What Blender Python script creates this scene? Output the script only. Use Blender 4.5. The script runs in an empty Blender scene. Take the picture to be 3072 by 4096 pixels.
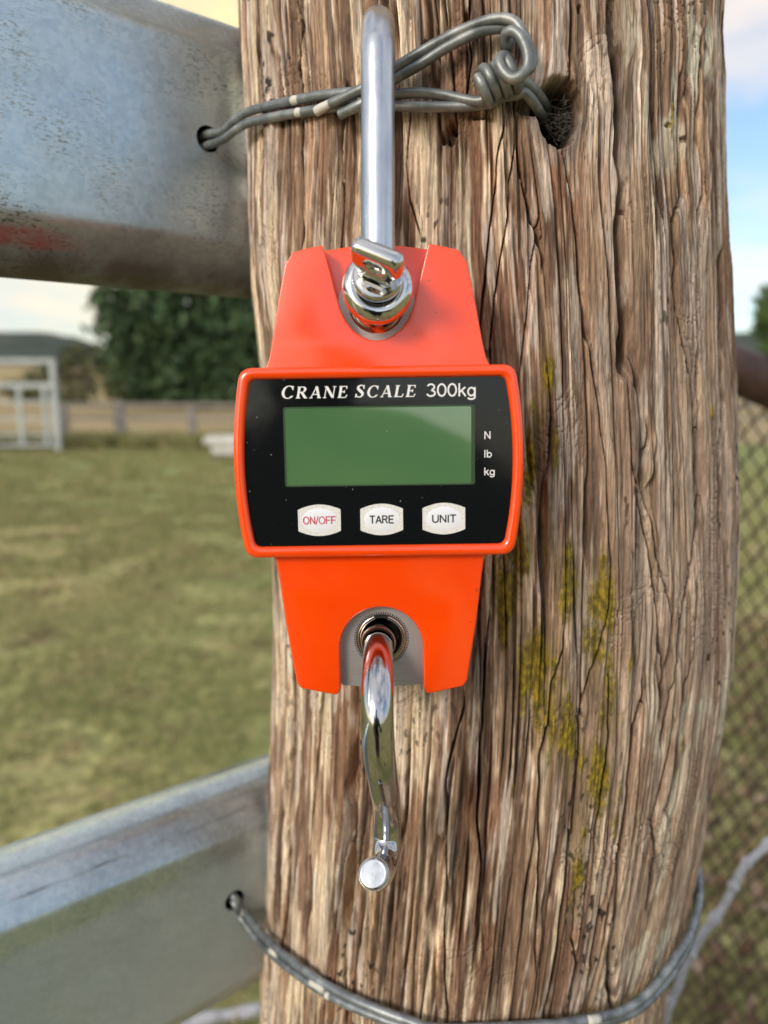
import bpy, bmesh, math, random
import numpy as np
from mathutils import Vector, Matrix

random.seed(7)
rng = np.random.default_rng(7)
SC = bpy.context.scene
COL = SC.collection
R = math.radians

# ------------------------------------------------------------------ camera
CAM_H = 1.30
PITCH = 9.7
FPX = 2840.0
cam_d = bpy.data.cameras.new('camera')
cam = bpy.data.objects.new('camera', cam_d)
COL.objects.link(cam)
cam.location = (0, 0, CAM_H)
cam.rotation_euler = (R(90 - PITCH), 0, 0)
cam_d.sensor_fit = 'VERTICAL'
cam_d.sensor_height = 36.0
cam_d.lens = FPX / 4096 * 36.0
cam_d.clip_start = 0.01
cam_d.clip_end = 5000
cam_d.dof.use_dof = True
cam_d.dof.focus_distance = 0.264
cam_d.dof.aperture_fstop = 6.3
SC.camera = cam

# ------------------------------------------------------------------ world
SUN_EL, SUN_AZ = 24.0, 218.0           # azimuth clockwise from +Y: veiled sun behind and to the left
w = bpy.data.worlds.new('World')
SC.world = w
w.use_nodes = True
nt = w.node_tree
nt.nodes.clear()
n_out = nt.nodes.new('ShaderNodeOutputWorld')
n_bg = nt.nodes.new('ShaderNodeBackground')
n_bg.inputs['Strength'].default_value = 0.12
n_sky = nt.nodes.new('ShaderNodeTexSky')
n_sky.sky_type = 'NISHITA'
n_sky.sun_disc = False
n_sky.sun_elevation = R(SUN_EL)
n_sky.sun_rotation = R(SUN_AZ)
n_sky.air_density = 1.0
n_sky.dust_density = 1.5
n_sky.ozone_density = 1.5
n_tc = nt.nodes.new('ShaderNodeTexCoord')
n_map = nt.nodes.new('ShaderNodeMapping')
n_map.inputs['Scale'].default_value = (1.0, 1.0, 2.6)
n_map.inputs['Location'].default_value = (0.37, 0.1, 0.25)
n_no = nt.nodes.new('ShaderNodeTexNoise')
n_no.inputs['Scale'].default_value = 2.1
n_no.inputs['Detail'].default_value = 6
n_no.inputs['Roughness'].default_value = 0.55
n_no.inputs['Distortion'].default_value = 0.3
n_rp = nt.nodes.new('ShaderNodeValToRGB')
n_rp.color_ramp.elements[0].position = 0.39
n_rp.color_ramp.elements[0].color = (0.04, 0.04, 0.04, 1)
n_rp.color_ramp.elements[1].position = 0.60
n_rp.color_ramp.elements[1].color = (1, 1, 1, 1)
n_no2 = nt.nodes.new('ShaderNodeTexNoise')
n_no2.inputs['Scale'].default_value = 1.3
n_no2.inputs['Detail'].default_value = 3
n_cc = nt.nodes.new('ShaderNodeValToRGB')
n_cc.color_ramp.elements[0].position = 0.38
n_cc.color_ramp.elements[0].color = (0.95, 0.95, 0.97, 1)
n_cc.color_ramp.elements[1].position = 0.72
n_cc.color_ramp.elements[1].color = (1.0, 0.86, 0.76, 1)
n_mul = nt.nodes.new('ShaderNodeMixRGB')
n_mul.blend_type = 'MULTIPLY'
n_mul.inputs['Fac'].default_value = 1
n_mul.inputs['Color2'].default_value = (6.6, 6.6, 6.6, 1)
n_mix = nt.nodes.new('ShaderNodeMixRGB')
n_boost = nt.nodes.new('ShaderNodeMixRGB')
n_boost.blend_type = 'MULTIPLY'
n_boost.inputs['Fac'].default_value = 1
n_boost.inputs['Color2'].default_value = (1.18, 1.24, 1.22, 1)
L = nt.links.new
L(n_tc.outputs['Generated'], n_map.inputs['Vector'])
L(n_map.outputs['Vector'], n_no.inputs['Vector'])
L(n_map.outputs['Vector'], n_no2.inputs['Vector'])
L(n_no.outputs['Fac'], n_rp.inputs['Fac'])
L(n_no2.outputs['Fac'], n_cc.inputs['Fac'])
# the sunset side of the cloud deck, ahead and to the left, is lit yellow
n_dot = nt.nodes.new('ShaderNodeVectorMath'); n_dot.operation = 'DOT_PRODUCT'
n_dot.inputs[1].default_value = Vector((-.22, .87, .44)).normalized()
n_gl = nt.nodes.new('ShaderNodeValToRGB')
n_gl.color_ramp.elements[0].position = 0.90; n_gl.color_ramp.elements[0].color = (0, 0, 0, 1)
n_gl.color_ramp.elements[1].position = 0.99; n_gl.color_ramp.elements[1].color = (1, 1, 1, 1)
n_gm = nt.nodes.new('ShaderNodeMixRGB'); n_gm.inputs['Color2'].default_value = (1.45, 1.12, .50, 1)
L(n_tc.outputs['Generated'], n_dot.inputs[0])
L(n_dot.outputs['Value'], n_gl.inputs['Fac'])
L(n_gl.outputs['Color'], n_gm.inputs['Fac'])
L(n_cc.outputs['Color'], n_gm.inputs['Color1'])
L(n_gm.outputs['Color'], n_mul.inputs['Color1'])
L(n_sky.outputs['Color'], n_boost.inputs['Color1'])
L(n_rp.outputs['Color'], n_mix.inputs['Fac'])
L(n_boost.outputs['Color'], n_mix.inputs['Color1'])
L(n_mul.outputs['Color'], n_mix.inputs['Color2'])
L(n_mix.outputs['Color'], n_bg.inputs['Color'])
L(n_bg.outputs['Background'], n_out.inputs['Surface'])

sun_d = bpy.data.lights.new('sun', 'SUN')
sun_d.energy = 1.4
sun_d.angle = R(16)
sun_d.color = (1.0, 0.90, 0.78)
sun = bpy.data.objects.new('sun', sun_d)
COL.objects.link(sun)
_az, _el = R(SUN_AZ), R(SUN_EL)
to_sun = Vector((math.sin(_az) * math.cos(_el), math.cos(_az) * math.cos(_el), math.sin(_el)))
sun.rotation_euler = to_sun.to_track_quat('Z', 'Y').to_euler()
sun.location = to_sun * 20 + Vector((0, 0, 2))

SC.view_settings.view_transform = 'Standard'
SC.view_settings.look = 'None'
SC.view_settings.exposure = 0.46
SC.view_settings.gamma = 1.0
SC.view_settings.use_curve_mapping = False

# ------------------------------------------------------------------ geometry helpers
TH = R(PITCH)
FW = np.array([0, math.cos(TH), -math.sin(TH)])
UP = np.array([0, math.sin(TH), math.cos(TH)])
RT = np.array([1.0, 0, 0])
ORG = np.array([0, 0, CAM_H])
DS = 3072 / 1659.0


def ray(x, y):
    """direction of a sight line measured on the photograph (1659 wide)"""
    return FW + RT * ((x * DS - 1536) / FPX) + UP * ((2048 - y * DS) / FPX)


def at(x, y, Y):
    d = ray(x, y)
    return ORG + d * (Y / d[1])


def on_ground(x, y, z=0.0):
    d = ray(x, y)
    return ORG + d * ((z - CAM_H) / d[2])


def tag(o, label=None, cat=None, group=None, kind=None):
    if label: o['label'] = label
    if cat: o['category'] = cat
    if group: o['group'] = group
    if kind: o['kind'] = kind
    return o


def link(name, mesh, mat=None, parent=None, smooth=True):
    o = bpy.data.objects.new(name, mesh)
    COL.objects.link(o)
    if mat is not None:
        mesh.materials.append(mat)
    if parent is not None:
        o.parent = parent
    if smooth:
        mesh.polygons.foreach_set('use_smooth', [True] * len(mesh.polygons))
    return o


def empty(name, loc):
    o = bpy.data.objects.new(name, None)
    COL.objects.link(o)
    o.location = loc
    o.empty_display_size = 0.02
    return o


class MB:
    """collects faces for one mesh"""
    def __init__(self):
        self.v, self.f = [], []

    def add(self, vs, fs):
        b = len(self.v)
        self.v += [tuple(p) for p in vs]
        self.f += [tuple(i + b for i in f) for f in fs]

    def box(self, c, s, M=None):
        x, y, z = s[0] / 2, s[1] / 2, s[2] / 2
        vs = [Vector((a * x, b * y, d * z)) for a in (-1, 1) for b in (-1, 1) for d in (-1, 1)]
        if M is not None:
            vs = [M @ p for p in vs]
        vs = [p + Vector(c) for p in vs]
        self.add(vs, [(0, 1, 3, 2), (4, 6, 7, 5), (0, 4, 5, 1), (2, 3, 7, 6), (0, 2, 6, 4), (1, 5, 7, 3)])

    def tube(self, pts, r, n=10, cap=True, sub=0, closed=False):
        P = catmull(pts, sub) if sub else [Vector(p) for p in pts]
        m = len(P)
        rr = r if callable(r) else (lambda t: r)
        T = []
        for i in range(m):
            a = P[(i - 1) % m] if closed else P[max(i - 1, 0)]
            b = P[(i + 1) % m] if closed else P[min(i + 1, m - 1)]
            T.append((b - a).normalized())
        ref = Vector((0, 0, 1)) if abs(T[0].z) < 0.9 else Vector((1, 0, 0))
        nrm = (ref - T[0] * ref.dot(T[0])).normalized()
        vs, fs = [], []
        for i in range(m):
            nrm = (nrm - T[i] * nrm.dot(T[i])).normalized()
            bi = T[i].cross(nrm)
            q = rr(i / max(m - 1, 1))
            for k in range(n):
                a = 2 * math.pi * k / n
                vs.append(P[i] + (nrm * math.cos(a) + bi * math.sin(a)) * q)
        for i in range(m if closed else m - 1):
            j = (i + 1) % m
            for k in range(n):
                k2 = (k + 1) % n
                fs.append((i * n + k, i * n + k2, j * n + k2, j * n + k))
        if cap and not closed:
            fs.append(tuple(range(n - 1, -1, -1)))
            fs.append(tuple((m - 1) * n + k for k in range(n)))
        self.add(vs, fs)

    def lathe(self, prof, M, n=48, closed=False):
        """prof: (radius, height) pairs, turned about the local Y axis, then placed by M"""
        vs, fs = [], []
        m = len(prof)
        for r_, h in prof:
            for k in range(n):
                a = 2 * math.pi * k / n
                vs.append(M @ Vector((r_ * math.cos(a), h, r_ * math.sin(a))))
        for i in range(m if closed else m - 1):
            j = (i + 1) % m
            for k in range(n):
                k2 = (k + 1) % n
                fs.append((i * n + k, j * n + k, j * n + k2, i * n + k2))
        self.add(vs, fs)

    def mesh(self, name):
        me = bpy.data.meshes.new(name)
        me.from_pydata([tuple(p) for p in self.v], [], self.f)
        me.validate()
        me.update()
        return me

    def fix(self, name):
        me = self.mesh(name)
        bm = bmesh.new()
        bm.from_mesh(me)
        bmesh.ops.recalc_face_normals(bm, faces=bm.faces)
        bm.to_mesh(me)
        bm.free()
        return me

    def build(self, name, mat=None, parent=None, smooth=True, angle=None):
        me = self.fix(name)
        o = link(name, me, mat, parent, smooth)
        if angle:
            sharp(me, angle)
        return o


def sharp(me, deg=35):
    bm = bmesh.new()
    bm.from_mesh(me)
    for e in bm.edges:
        if len(e.link_faces) == 2:
            e.smooth = e.calc_face_angle(0) < R(deg)
    bm.to_mesh(me)
    bm.free()


def catmull(pts, sub):
    P = [Vector(p) for p in pts]
    out = []
    for i in range(len(P) - 1):
        p0 = P[i - 1] if i else P[0] * 2 - P[1]
        p1, p2 = P[i], P[i + 1]
        p3 = P[i + 2] if i + 2 < len(P) else P[-1] * 2 - P[-2]
        for k in range(sub):
            t = k / sub
            out.append(0.5 * ((2 * p1) + (p2 - p0) * t + (2 * p0 - 5 * p1 + 4 * p2 - p3) * t * t + (3 * p1 - p0 - 3 * p2 + p3) * t ** 3))
    out.append(P[-1])
    return out


def fillet(poly, n=6):
    """poly of (x, z, radius): rounded polygon"""
    out = []
    m = len(poly)
    for i in range(m):
        x, z, r_ = poly[i]
        if r_ <= 0:
            out.append((x, z))
            continue
        p = Vector((x, z))
        a = Vector(poly[i - 1][:2]) - p
        b = Vector(poly[(i + 1) % m][:2]) - p
        la, lb = a.length, b.length
        a.normalize(); b.normalize()
        ang = a.angle(b)
        d = min(r_ / math.tan(ang / 2), la * 0.49, lb * 0.49)
        p0, p1 = p + a * d, p + b * d
        for k in range(n + 1):
            t = k / n
            q = p0 * (1 - t) ** 2 + p * 2 * t * (1 - t) + p1 * t * t
            out.append((q.x, q.y))
    return out


def slab(mb, poly, y0, y1, bev=0.0, seg=3):
    """polygon (x, z) in metres extruded from y0 (front) to y1 (back), front rim rounded by bev"""
    bm = bmesh.new()
    f = bm.faces.new([bm.verts.new((x, y0, z)) for x, z in poly])
    ret = bmesh.ops.extrude_face_region(bm, geom=[f])
    vs = [v for v in ret['geom'] if isinstance(v, bmesh.types.BMVert)]
    for v in vs:
        v.co.y = y1
    bmesh.ops.recalc_face_normals(bm, faces=bm.faces)
    if bev > 0:
        es = [e for e in bm.edges if abs(e.verts[0].co.y - y0) < 1e-7 and abs(e.verts[1].co.y - y0) < 1e-7]
        bmesh.ops.bevel(bm, geom=es, offset=bev, segments=seg, profile=0.5, affect='EDGES', clamp_overlap=True)
    bm.verts.index_update()
    mb.add([v.co.copy() for v in bm.verts], [tuple(v.index for v in f.verts) for f in bm.faces])
    bm.free()


# ------------------------------------------------------------------ noise
def _h(ix, iy, seed):
    h = (ix.astype(np.int64) * 374761393 + iy.astype(np.int64) * 668265263 + seed * 1442695041) & 0xFFFFFFFF
    h = ((h ^ (h >> 13)) * 1274126177) & 0xFFFFFFFF
    h = (h ^ (h >> 16)) & 0xFFFF
    return h.astype(np.float64) / 65536.0 * 2 * np.pi


def pn(x, y, seed=0):
    xi, yi = np.floor(x), np.floor(y)
    xf, yf = x - xi, y - yi
    xi = xi.astype(np.int64); yi = yi.astype(np.int64)
    u = xf * xf * xf * (xf * (xf * 6 - 15) + 10)
    v = yf * yf * yf * (yf * (yf * 6 - 15) + 10)

    def g(ax, ay, dx, dy):
        a = _h(ax, ay, seed)
        return np.cos(a) * dx + np.sin(a) * dy
    n00 = g(xi, yi, xf, yf); n10 = g(xi + 1, yi, xf - 1, yf)
    n01 = g(xi, yi + 1, xf, yf - 1); n11 = g(xi + 1, yi + 1, xf - 1, yf - 1)
    return ((n00 * (1 - u) + n10 * u) * (1 - v) + (n01 * (1 - u) + n11 * u) * v) * 1.5


def fb(x, y, seed=0, o=3):
    s = 0; a = 1; t = 0
    for i in range(o):
        s = s + a * pn(x * 2 ** i, y * 2 ** i, seed + i * 17); t += a; a *= .5
    return s / t


def ss(a, b, x):
    t = np.clip((x - a) / (b - a), 0, 1)
    return t * t * (3 - 2 * t)


# ------------------------------------------------------------------ materials
class Mat:
    def __init__(self, name, color=(.5, .5, .5), rough=.5, metal=0.0, spec=0.5, coat=0.0):
        self.m = bpy.data.materials.new(name)
        self.m.use_nodes = True
        self.t = self.m.node_tree
        self.b = self.t.nodes['Principled BSDF']
        self.b.inputs['Base Color'].default_value = (*color, 1)
        self.b.inputs['Roughness'].default_value = rough
        self.b.inputs['Metallic'].default_value = metal
        self.b.inputs['Specular IOR Level'].default_value = spec
        self.b.inputs['Coat Weight'].default_value = coat
        self.b.inputs['Coat Roughness'].default_value = 0.05

    def n(self, typ, **kw):
        nd = self.t.nodes.new(typ)
        for k, v in kw.items():
            if k in nd.inputs.keys():
                nd.inputs[k].default_value = v
            else:
                setattr(nd, k, v)
        return nd

    def l(self, a, b):
        self.t.links.new(a, b)

    def coords(self, scale=(1, 1, 1), kind='Object', rot=(0, 0, 0)):
        tc = self.n('ShaderNodeTexCoord')
        mp = self.n('ShaderNodeMapping')
        mp.inputs['Scale'].default_value = scale
        mp.inputs['Rotation'].default_value = rot
        self.l(tc.outputs[kind], mp.inputs['Vector'])
        return mp.outputs['Vector']

    def noise(self, vec, scale, detail=4, rough=.55, dist=0):
        nd = self.n('ShaderNodeTexNoise')
        nd.inputs['Scale'].default_value = scale
        nd.inputs['Detail'].default_value = detail
        nd.inputs['Roughness'].default_value = rough
        nd.inputs['Distortion'].default_value = dist
        self.l(vec, nd.inputs['Vector'])
        return nd.outputs['Fac']

    def ramp(self, fac, stops):
        nd = self.n('ShaderNodeValToRGB')
        cr = nd.color_ramp
        while len(cr.elements) < len(stops):
            cr.elements.new(0.5)
        for e, (p, c) in zip(cr.elements, stops):
            e.position = p
            e.color = (*c, 1) if isinstance(c, tuple) else (c, c, c, 1)
        self.l(fac, nd.inputs['Fac'])
        return nd.outputs['Color']

    def mix(self, fac, a, b, mode='MIX'):
        nd = self.n('ShaderNodeMixRGB', blend_type=mode)
        for sock, val in (('Fac', fac), ('Color1', a), ('Color2', b)):
            if isinstance(val, (int, float)):
                nd.inputs[sock].default_value = val if sock == 'Fac' else (val, val, val, 1)
            elif isinstance(val, tuple):
                nd.inputs[sock].default_value = (*val, 1)
            else:
                self.l(val, nd.inputs[sock])
        return nd.outputs['Color']

    def color(self, sock):
        self.l(sock, self.b.inputs['Base Color']); return self

    def rough(self, sock):
        self.l(sock, self.b.inputs['Roughness']); return self

    def bump(self, sock, strength=.3, dist=.001):
        nd = self.n('ShaderNodeBump')
        nd.inputs['Strength'].default_value = strength
        nd.inputs['Distance'].default_value = dist
        self.l(sock, nd.inputs['Height'])
        self.l(nd.outputs['Normal'], self.b.inputs['Normal'])
        return self


M = {}


def make_materials():
    # orange powder coat
    a = Mat('orange_paint', (0.86, 0.062, 0.002), .22, 0, 1.0)
    v = a.coords()
    f = a.noise(v, 900, 3)
    c = a.ramp(a.noise(v, 60, 4), [(.3, (0.95, .062, .001)), (.7, (0.98, .072, .001))])
    spk = a.ramp(a.noise(v, 420, 2), [(.735, 0.0), (.76, 1.0)])
    a.color(a.mix(spk, c, (0.50, .05, .01)))
    a.rough(a.ramp(a.noise(v, 90, 4), [(.3, .15), (.7, .22)]))
    a.bump(a.noise(v, 330, 2), .05, .0005)
    M['orange'] = a.m
    # black panel
    a = Mat('black_panel', (0.006, .007, .008), .08, 0, .40)
    v = a.coords()
    spk = a.ramp(a.noise(v, 900, 1), [(.765, 0.0), (.80, 1.0)])
    a.color(a.mix(spk, (0.006, .007, .008), (.25, .24, .22)))
    a.rough(a.ramp(a.noise(v, 130, 4), [(.3, .05), (.75, .14)]))
    M['panel'] = a.m
    # lcd
    a = Mat('lcd_green', (0.060, .15, .055), .05, 0, 1.0, 1.0)
    v = a.coords()
    c = a.ramp(a.noise(v, 25, 2), [(.3, (0.070, .165, .072)), (.7, (.092, .190, .074))])
    spk = a.ramp(a.noise(v, 800, 1), [(.80, 0.0), (.83, 1.0)])
    a.color(a.mix(spk, c, (.35, .4, .3)))
    M['lcd'] = a.m
    a = Mat('lcd_edge', (0.045, .075, .045), .2, 0, .1); M['lcd_edge'] = a.m
    a = Mat('white_print', (0.78, .78, .80), .7, 0, .2); M['print'] = a.m
    a = Mat('silver_print', (0.60, .60, .57), .45)
    v = a.coords()
    a.color(a.ramp(a.noise(v, 2500, 2), [(.35, (.56, .56, .54)), (.65, (.84, .84, .82))]))
    M['silver'] = a.m
    a = Mat('button_face', (0.78, .80, .86), .35); M['button'] = a.m
    a = Mat('red_print', (0.55, .01, .05), .5); M['red'] = a.m
    a = Mat('black_print', (0.01, .01, .01), .5); M['black'] = a.m
    # metals
    a = Mat('brushed_aluminium', (0.62, .61, .62), .42, .65)
    v = a.coords((40, 1, 900))
    g = a.noise(v, 2, 3)
    a.color(a.ramp(g, [(.3, (.43, .415, .42)), (.7, (.52, .505, .51))]))
    a.bump(g, .06, .0002)
    M['alu'] = a.m
    a = Mat('chrome', (0.60, .60, .60), .07, 1.0)
    v = a.coords()
    a.rough(a.ramp(a.noise(v, 150, 5), [(.35, .04), (.7, .16)]))
    a.bump(a.noise(v, 260, 3), .05, .0005)
    M['chrome'] = a.m
    a = Mat('dark_chrome', (0.50, .50, .515), .08, 1.0)
    v = a.coords()
    a.rough(a.ramp(a.noise(v, 150, 5), [(.35, .06), (.7, .18)]))
    a.bump(a.noise(a.coords((1, 1, .15)), 420, 3), .10, .0005)
    M['dark_chrome'] = a.m
    a = Mat('zinc_shackle', (0.66, .69, .74), .24, 1.0)
    v = a.coords((1, 1, .25))
    a.color(a.ramp(a.noise(v, 180, 5), [(.32, (.44, .47, .52)), (.6, (.62, .65, .69))]))
    a.rough(a.ramp(a.noise(v, 220, 4), [(.3, .22), (.7, .38)]))
    a.bump(a.noise(v, 200, 4), .12, .0006)
    M['shackle'] = a.m
    a = Mat('dark_steel', (0.20, .18, .165), .3, 1.0); M['dark_steel'] = a.m
    a = Mat('spring_steel', (0.55, .50, .45), .18, 1.0); M['spring'] = a.m
    # galvanised rail
    for gname, dusty in (('galv', False), ('galv_dusty', True)):
        a = Mat('galvanised_steel', (0.45, .49, .52), .30, 1.0)
        v = a.coords()
        lo = a.noise(v, 9, 5, .6, .4)
        c = a.ramp(lo, [(.30, (.34, .41, .46)), (.5, (.50, .60, .66)), (.75, (.62, .72, .79))])
        vo = a.n('ShaderNodeTexVoronoi'); vo.inputs['Scale'].default_value = 420; a.l(v, vo.inputs['Vector'])
        sx = a.n('ShaderNodeSeparateXYZ'); a.l(vo.outputs['Color'], sx.inputs['Vector'])
        c = a.mix(.34, c, a.ramp(sx.outputs['X'], [(0, .34), (1, .66)]), 'OVERLAY')
        vs_ = a.coords((1, 1, 2.2))
        sp = a.ramp(a.noise(vs_, 400, 4, .65), [(.525, 0.0), (.615, .9)])
        area = a.ramp(a.noise(v, 22, 4), [(.40, 0.06), (.60, 1.0)])
        spf = a.mix(1.0, sp, area, 'MULTIPLY')
        if dusty:
            spf = a.mix(1.0, spf, .12, 'MULTIPLY')
        c = a.mix(spf, c, (.085, .09, .08))
        scr = a.ramp(a.noise(a.coords((6, 6, 900)), 3, 2), [(.62, 0.0), (.70, .35)])
        c = a.mix(scr, c, (.30, .31, .32))
        if not dusty:
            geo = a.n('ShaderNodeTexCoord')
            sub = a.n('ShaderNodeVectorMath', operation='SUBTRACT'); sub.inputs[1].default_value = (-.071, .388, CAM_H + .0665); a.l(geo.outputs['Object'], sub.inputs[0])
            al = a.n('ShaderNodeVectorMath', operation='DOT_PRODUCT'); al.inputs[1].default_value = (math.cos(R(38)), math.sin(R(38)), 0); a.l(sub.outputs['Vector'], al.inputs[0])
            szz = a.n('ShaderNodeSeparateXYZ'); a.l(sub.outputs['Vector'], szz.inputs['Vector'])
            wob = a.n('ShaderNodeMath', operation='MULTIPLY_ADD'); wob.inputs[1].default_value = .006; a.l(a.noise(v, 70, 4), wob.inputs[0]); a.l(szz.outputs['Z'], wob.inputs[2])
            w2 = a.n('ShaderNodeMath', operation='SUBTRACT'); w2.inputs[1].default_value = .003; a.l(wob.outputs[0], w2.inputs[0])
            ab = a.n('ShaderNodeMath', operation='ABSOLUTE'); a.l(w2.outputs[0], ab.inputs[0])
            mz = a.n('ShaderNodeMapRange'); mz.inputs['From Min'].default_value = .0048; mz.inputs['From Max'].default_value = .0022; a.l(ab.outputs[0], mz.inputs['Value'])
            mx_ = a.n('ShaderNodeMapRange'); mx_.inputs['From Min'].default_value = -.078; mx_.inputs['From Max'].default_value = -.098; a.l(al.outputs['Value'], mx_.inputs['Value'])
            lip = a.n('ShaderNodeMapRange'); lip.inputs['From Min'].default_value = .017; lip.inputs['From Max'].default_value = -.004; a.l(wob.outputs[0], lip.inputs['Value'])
            grime_shade = a.mix(1.0, lip.outputs['Result'], a.ramp(a.noise(v, 45, 5), [(.25, .55), (.6, .95)]), 'MULTIPLY')
            c = a.mix(grime_shade, c, (.075, .062, .052))  # dirt on the lower lip, plus its dark ground reflection painted in
            spf = a.mix(1.0, spf, a.mix(1.0, grime_shade, .85, 'MULTIPLY'), 'LIGHTEN')
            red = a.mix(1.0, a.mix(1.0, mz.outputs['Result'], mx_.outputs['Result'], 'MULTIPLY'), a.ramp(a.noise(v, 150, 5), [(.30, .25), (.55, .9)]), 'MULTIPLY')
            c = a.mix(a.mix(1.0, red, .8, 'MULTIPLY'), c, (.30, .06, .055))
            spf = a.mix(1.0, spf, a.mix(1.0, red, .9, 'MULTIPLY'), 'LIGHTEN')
        if dusty:
            sz = a.n('ShaderNodeSeparateXYZ'); tcz = a.n('ShaderNodeTexCoord'); a.l(tcz.outputs['Object'], sz.inputs['Vector'])
            wob = a.n('ShaderNodeMath', operation='MULTIPLY_ADD'); wob.inputs[1].default_value = .004; a.l(a.noise(v, 60, 4), wob.inputs[0]); a.l(sz.outputs['Z'], wob.inputs[2])
            zb = CAM_H - .3720
            def band(z_, wdt, lo_, hi_):
                m1 = a.n('ShaderNodeMath', operation='SUBTRACT'); a.l(wob.outputs[0], m1.inputs[0]); m1.inputs[1].default_value = zb + z_ + .002
                m2 = a.n('ShaderNodeMath', operation='ABSOLUTE'); a.l(m1.outputs[0], m2.inputs[0])
                m3 = a.n('ShaderNodeMapRange'); m3.inputs['From Min'].default_value = wdt; m3.inputs['From Max'].default_value = wdt * .3; a.l(m2.outputs[0], m3.inputs['Value'])
                return a.mix(1.0, m3.outputs['Result'], a.ramp(a.noise(v, 55, 4), [(lo_, 0.0), (hi_, 1.0)]), 'MULTIPLY')
            c = a.mix(band(.1265, .0011, .40, .80), c, (.17, .19, .20))
            low = a.n('ShaderNodeMapRange'); low.inputs['From Min'].default_value = zb + .108; low.inputs['From Max'].default_value = zb + .098
            a.l(wob.outputs[0], low.inputs['Value'])
            dust = a.mix(1.0, low.outputs['Result'], a.ramp(a.noise(v, 35, 5), [(.25, .35), (.7, .85)]), 'MULTIPLY')
            c = a.mix(dust, c, (.31, .35, .335))
            spf = a.mix(1.0, spf, a.mix(1.0, dust, .8, 'MULTIPLY'), 'LIGHTEN')
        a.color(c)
        met = a.n('ShaderNodeMath', operation='SUBTRACT'); met.inputs[0].default_value = .92
        dull = spf
        dm = a.n('ShaderNodeMath', operation='MULTIPLY'); dm.inputs[1].default_value = .85
        a.l(dull, dm.inputs[0]); a.l(dm.outputs[0], met.inputs[1]); a.l(met.outputs[0], a.b.inputs['Metallic'])
        a.rough(a.mix(spf, a.ramp(a.noise(v, 40, 5), [(.3, .28), (.7, .44)]), .7))
        a.bump(a.noise(v, 320, 4), .14, .0006)
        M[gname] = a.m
    # dusty wire
    a = Mat('old_wire', (0.17, .18, .175), .46, .55)
    v = a.coords()
    c = a.ramp(a.noise(v, 120, 5), [(.32, (.13, .145, .145)), (.55, (.25, .265, .26)), (.74, (.42, .42, .40))])
    a.color(c)
    a.bump(a.noise(v, 500, 3), .25, .0004)
    M['wire'] = a.m
    a = Mat('old_blue_wire', (0.2, .22, .24), .45, .45)
    v = a.coords()
    a.color(a.ramp(a.noise(v, 140, 5), [(.30, (.11, .125, .135)), (.55, (.235, .262, .285)), (.74, (.40, .42, .43))]))
    a.bump(a.noise(v, 500, 3), .25, .0004)
    M['wire_blue'] = a.m
    a = Mat('wire_zinc_flake', (0.62, .60, .54), .6)
    M['flake'] = a.m
    # post wood (albedo comes from the mesh, fine grain from here)
    a = Mat('weathered_wood', (0.3, .2, .13), .85, 0, .25)
    at_ = a.n('ShaderNodeAttribute', attribute_name='wood')
    v = a.coords((1, 1, .03))
    g = a.noise(v, 1200, 3, .6)
    gm = a.ramp(g, [(.28, .55), (.5, 1.0), (.74, 1.42)])
    c = a.mix(1.0, at_.outputs['Color'], gm, 'MULTIPLY')
    hv = a.coords((1, 1, .014))
    hn = a.noise(hv, 330, 3, .55, .2)
    hs = a.n('ShaderNodeMath', operation='SUBTRACT'); a.l(hn, hs.inputs[0]); hs.inputs[1].default_value = .5
    ha = a.n('ShaderNodeMath', operation='ABSOLUTE'); a.l(hs.outputs[0], ha.inputs[0])
    hair = a.ramp(ha.outputs[0], [(.004, 1.0), (.016, 0.0)])
    hg = a.mix(1.0, hair, a.ramp(a.noise(a.coords((1, 1, .2), rot=(0, 0, .4)), 60, 3), [(.45, 0.0), (.60, .75)]), 'MULTIPLY')
    c = a.mix(hg, c, (.045, .034, .028))
    v2 = a.coords((1, 1, .35))
    sp = a.ramp(a.noise(v2, 700, 2), [(.3, .86), (.6, 1.1)])
    c = a.mix(1.0, c, sp, 'MULTIPLY')
    a.color(c)
    a.bump(g, .8, .0009)
    M['wood'] = a.m
    # rust pipe
    a = Mat('rusty_pipe', (0.14, .055, .04), .5, .25)
    v = a.coords()
    a.color(a.ramp(a.noise(v, 30, 5), [(.3, (.055, .030, .028)), (.7, (.14, .075, .066))]))
    M['rust'] = a.m
    a = Mat('rusty_mesh_wire', (0.085, .056, .042), .75, .2); M['mesh_wire'] = a.m
    a = Mat('grey_stem', (0.34, .33, .35), .8)
    v = a.coords((1, 1, 1))
    a.color(a.ramp(a.noise(v, 120, 4), [(.3, (.32, .325, .36)), (.7, (.52, .53, .58))]))
    a.bump(a.noise(v, 300, 4), .4, .0006)
    M['stem'] = a.m
    # white yard steel
    a = Mat('white_painted_steel', (0.68, .70, .70), .5)
    v = a.coords()
    a.color(a.ramp(a.noise(v, 5, 5), [(.3, (.30, .33, .34)), (.6, (.45, .48, .49))]))
    M['yard'] = a.m
    a = Mat('fence_timber', (0.26, .23, .20), .85)
    v = a.coords((1, 1, .2))
    a.color(a.ramp(a.noise(v, 20, 4), [(.3, (.16, .14, .12)), (.7, (.34, .31, .28))]))
    M['timber'] = a.m
    a = Mat('trough_concrete', (0.66, .65, .60), .8)
    v = a.coords()
    a.color(a.ramp(a.noise(v, 8, 5), [(.3, (.5, .49, .45)), (.7, (.74, .73, .69))]))
    M['concrete'] = a.m
    a = Mat('trough_base', (0.10, .085, .06), .9); M['dark_base'] = a.m
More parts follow.
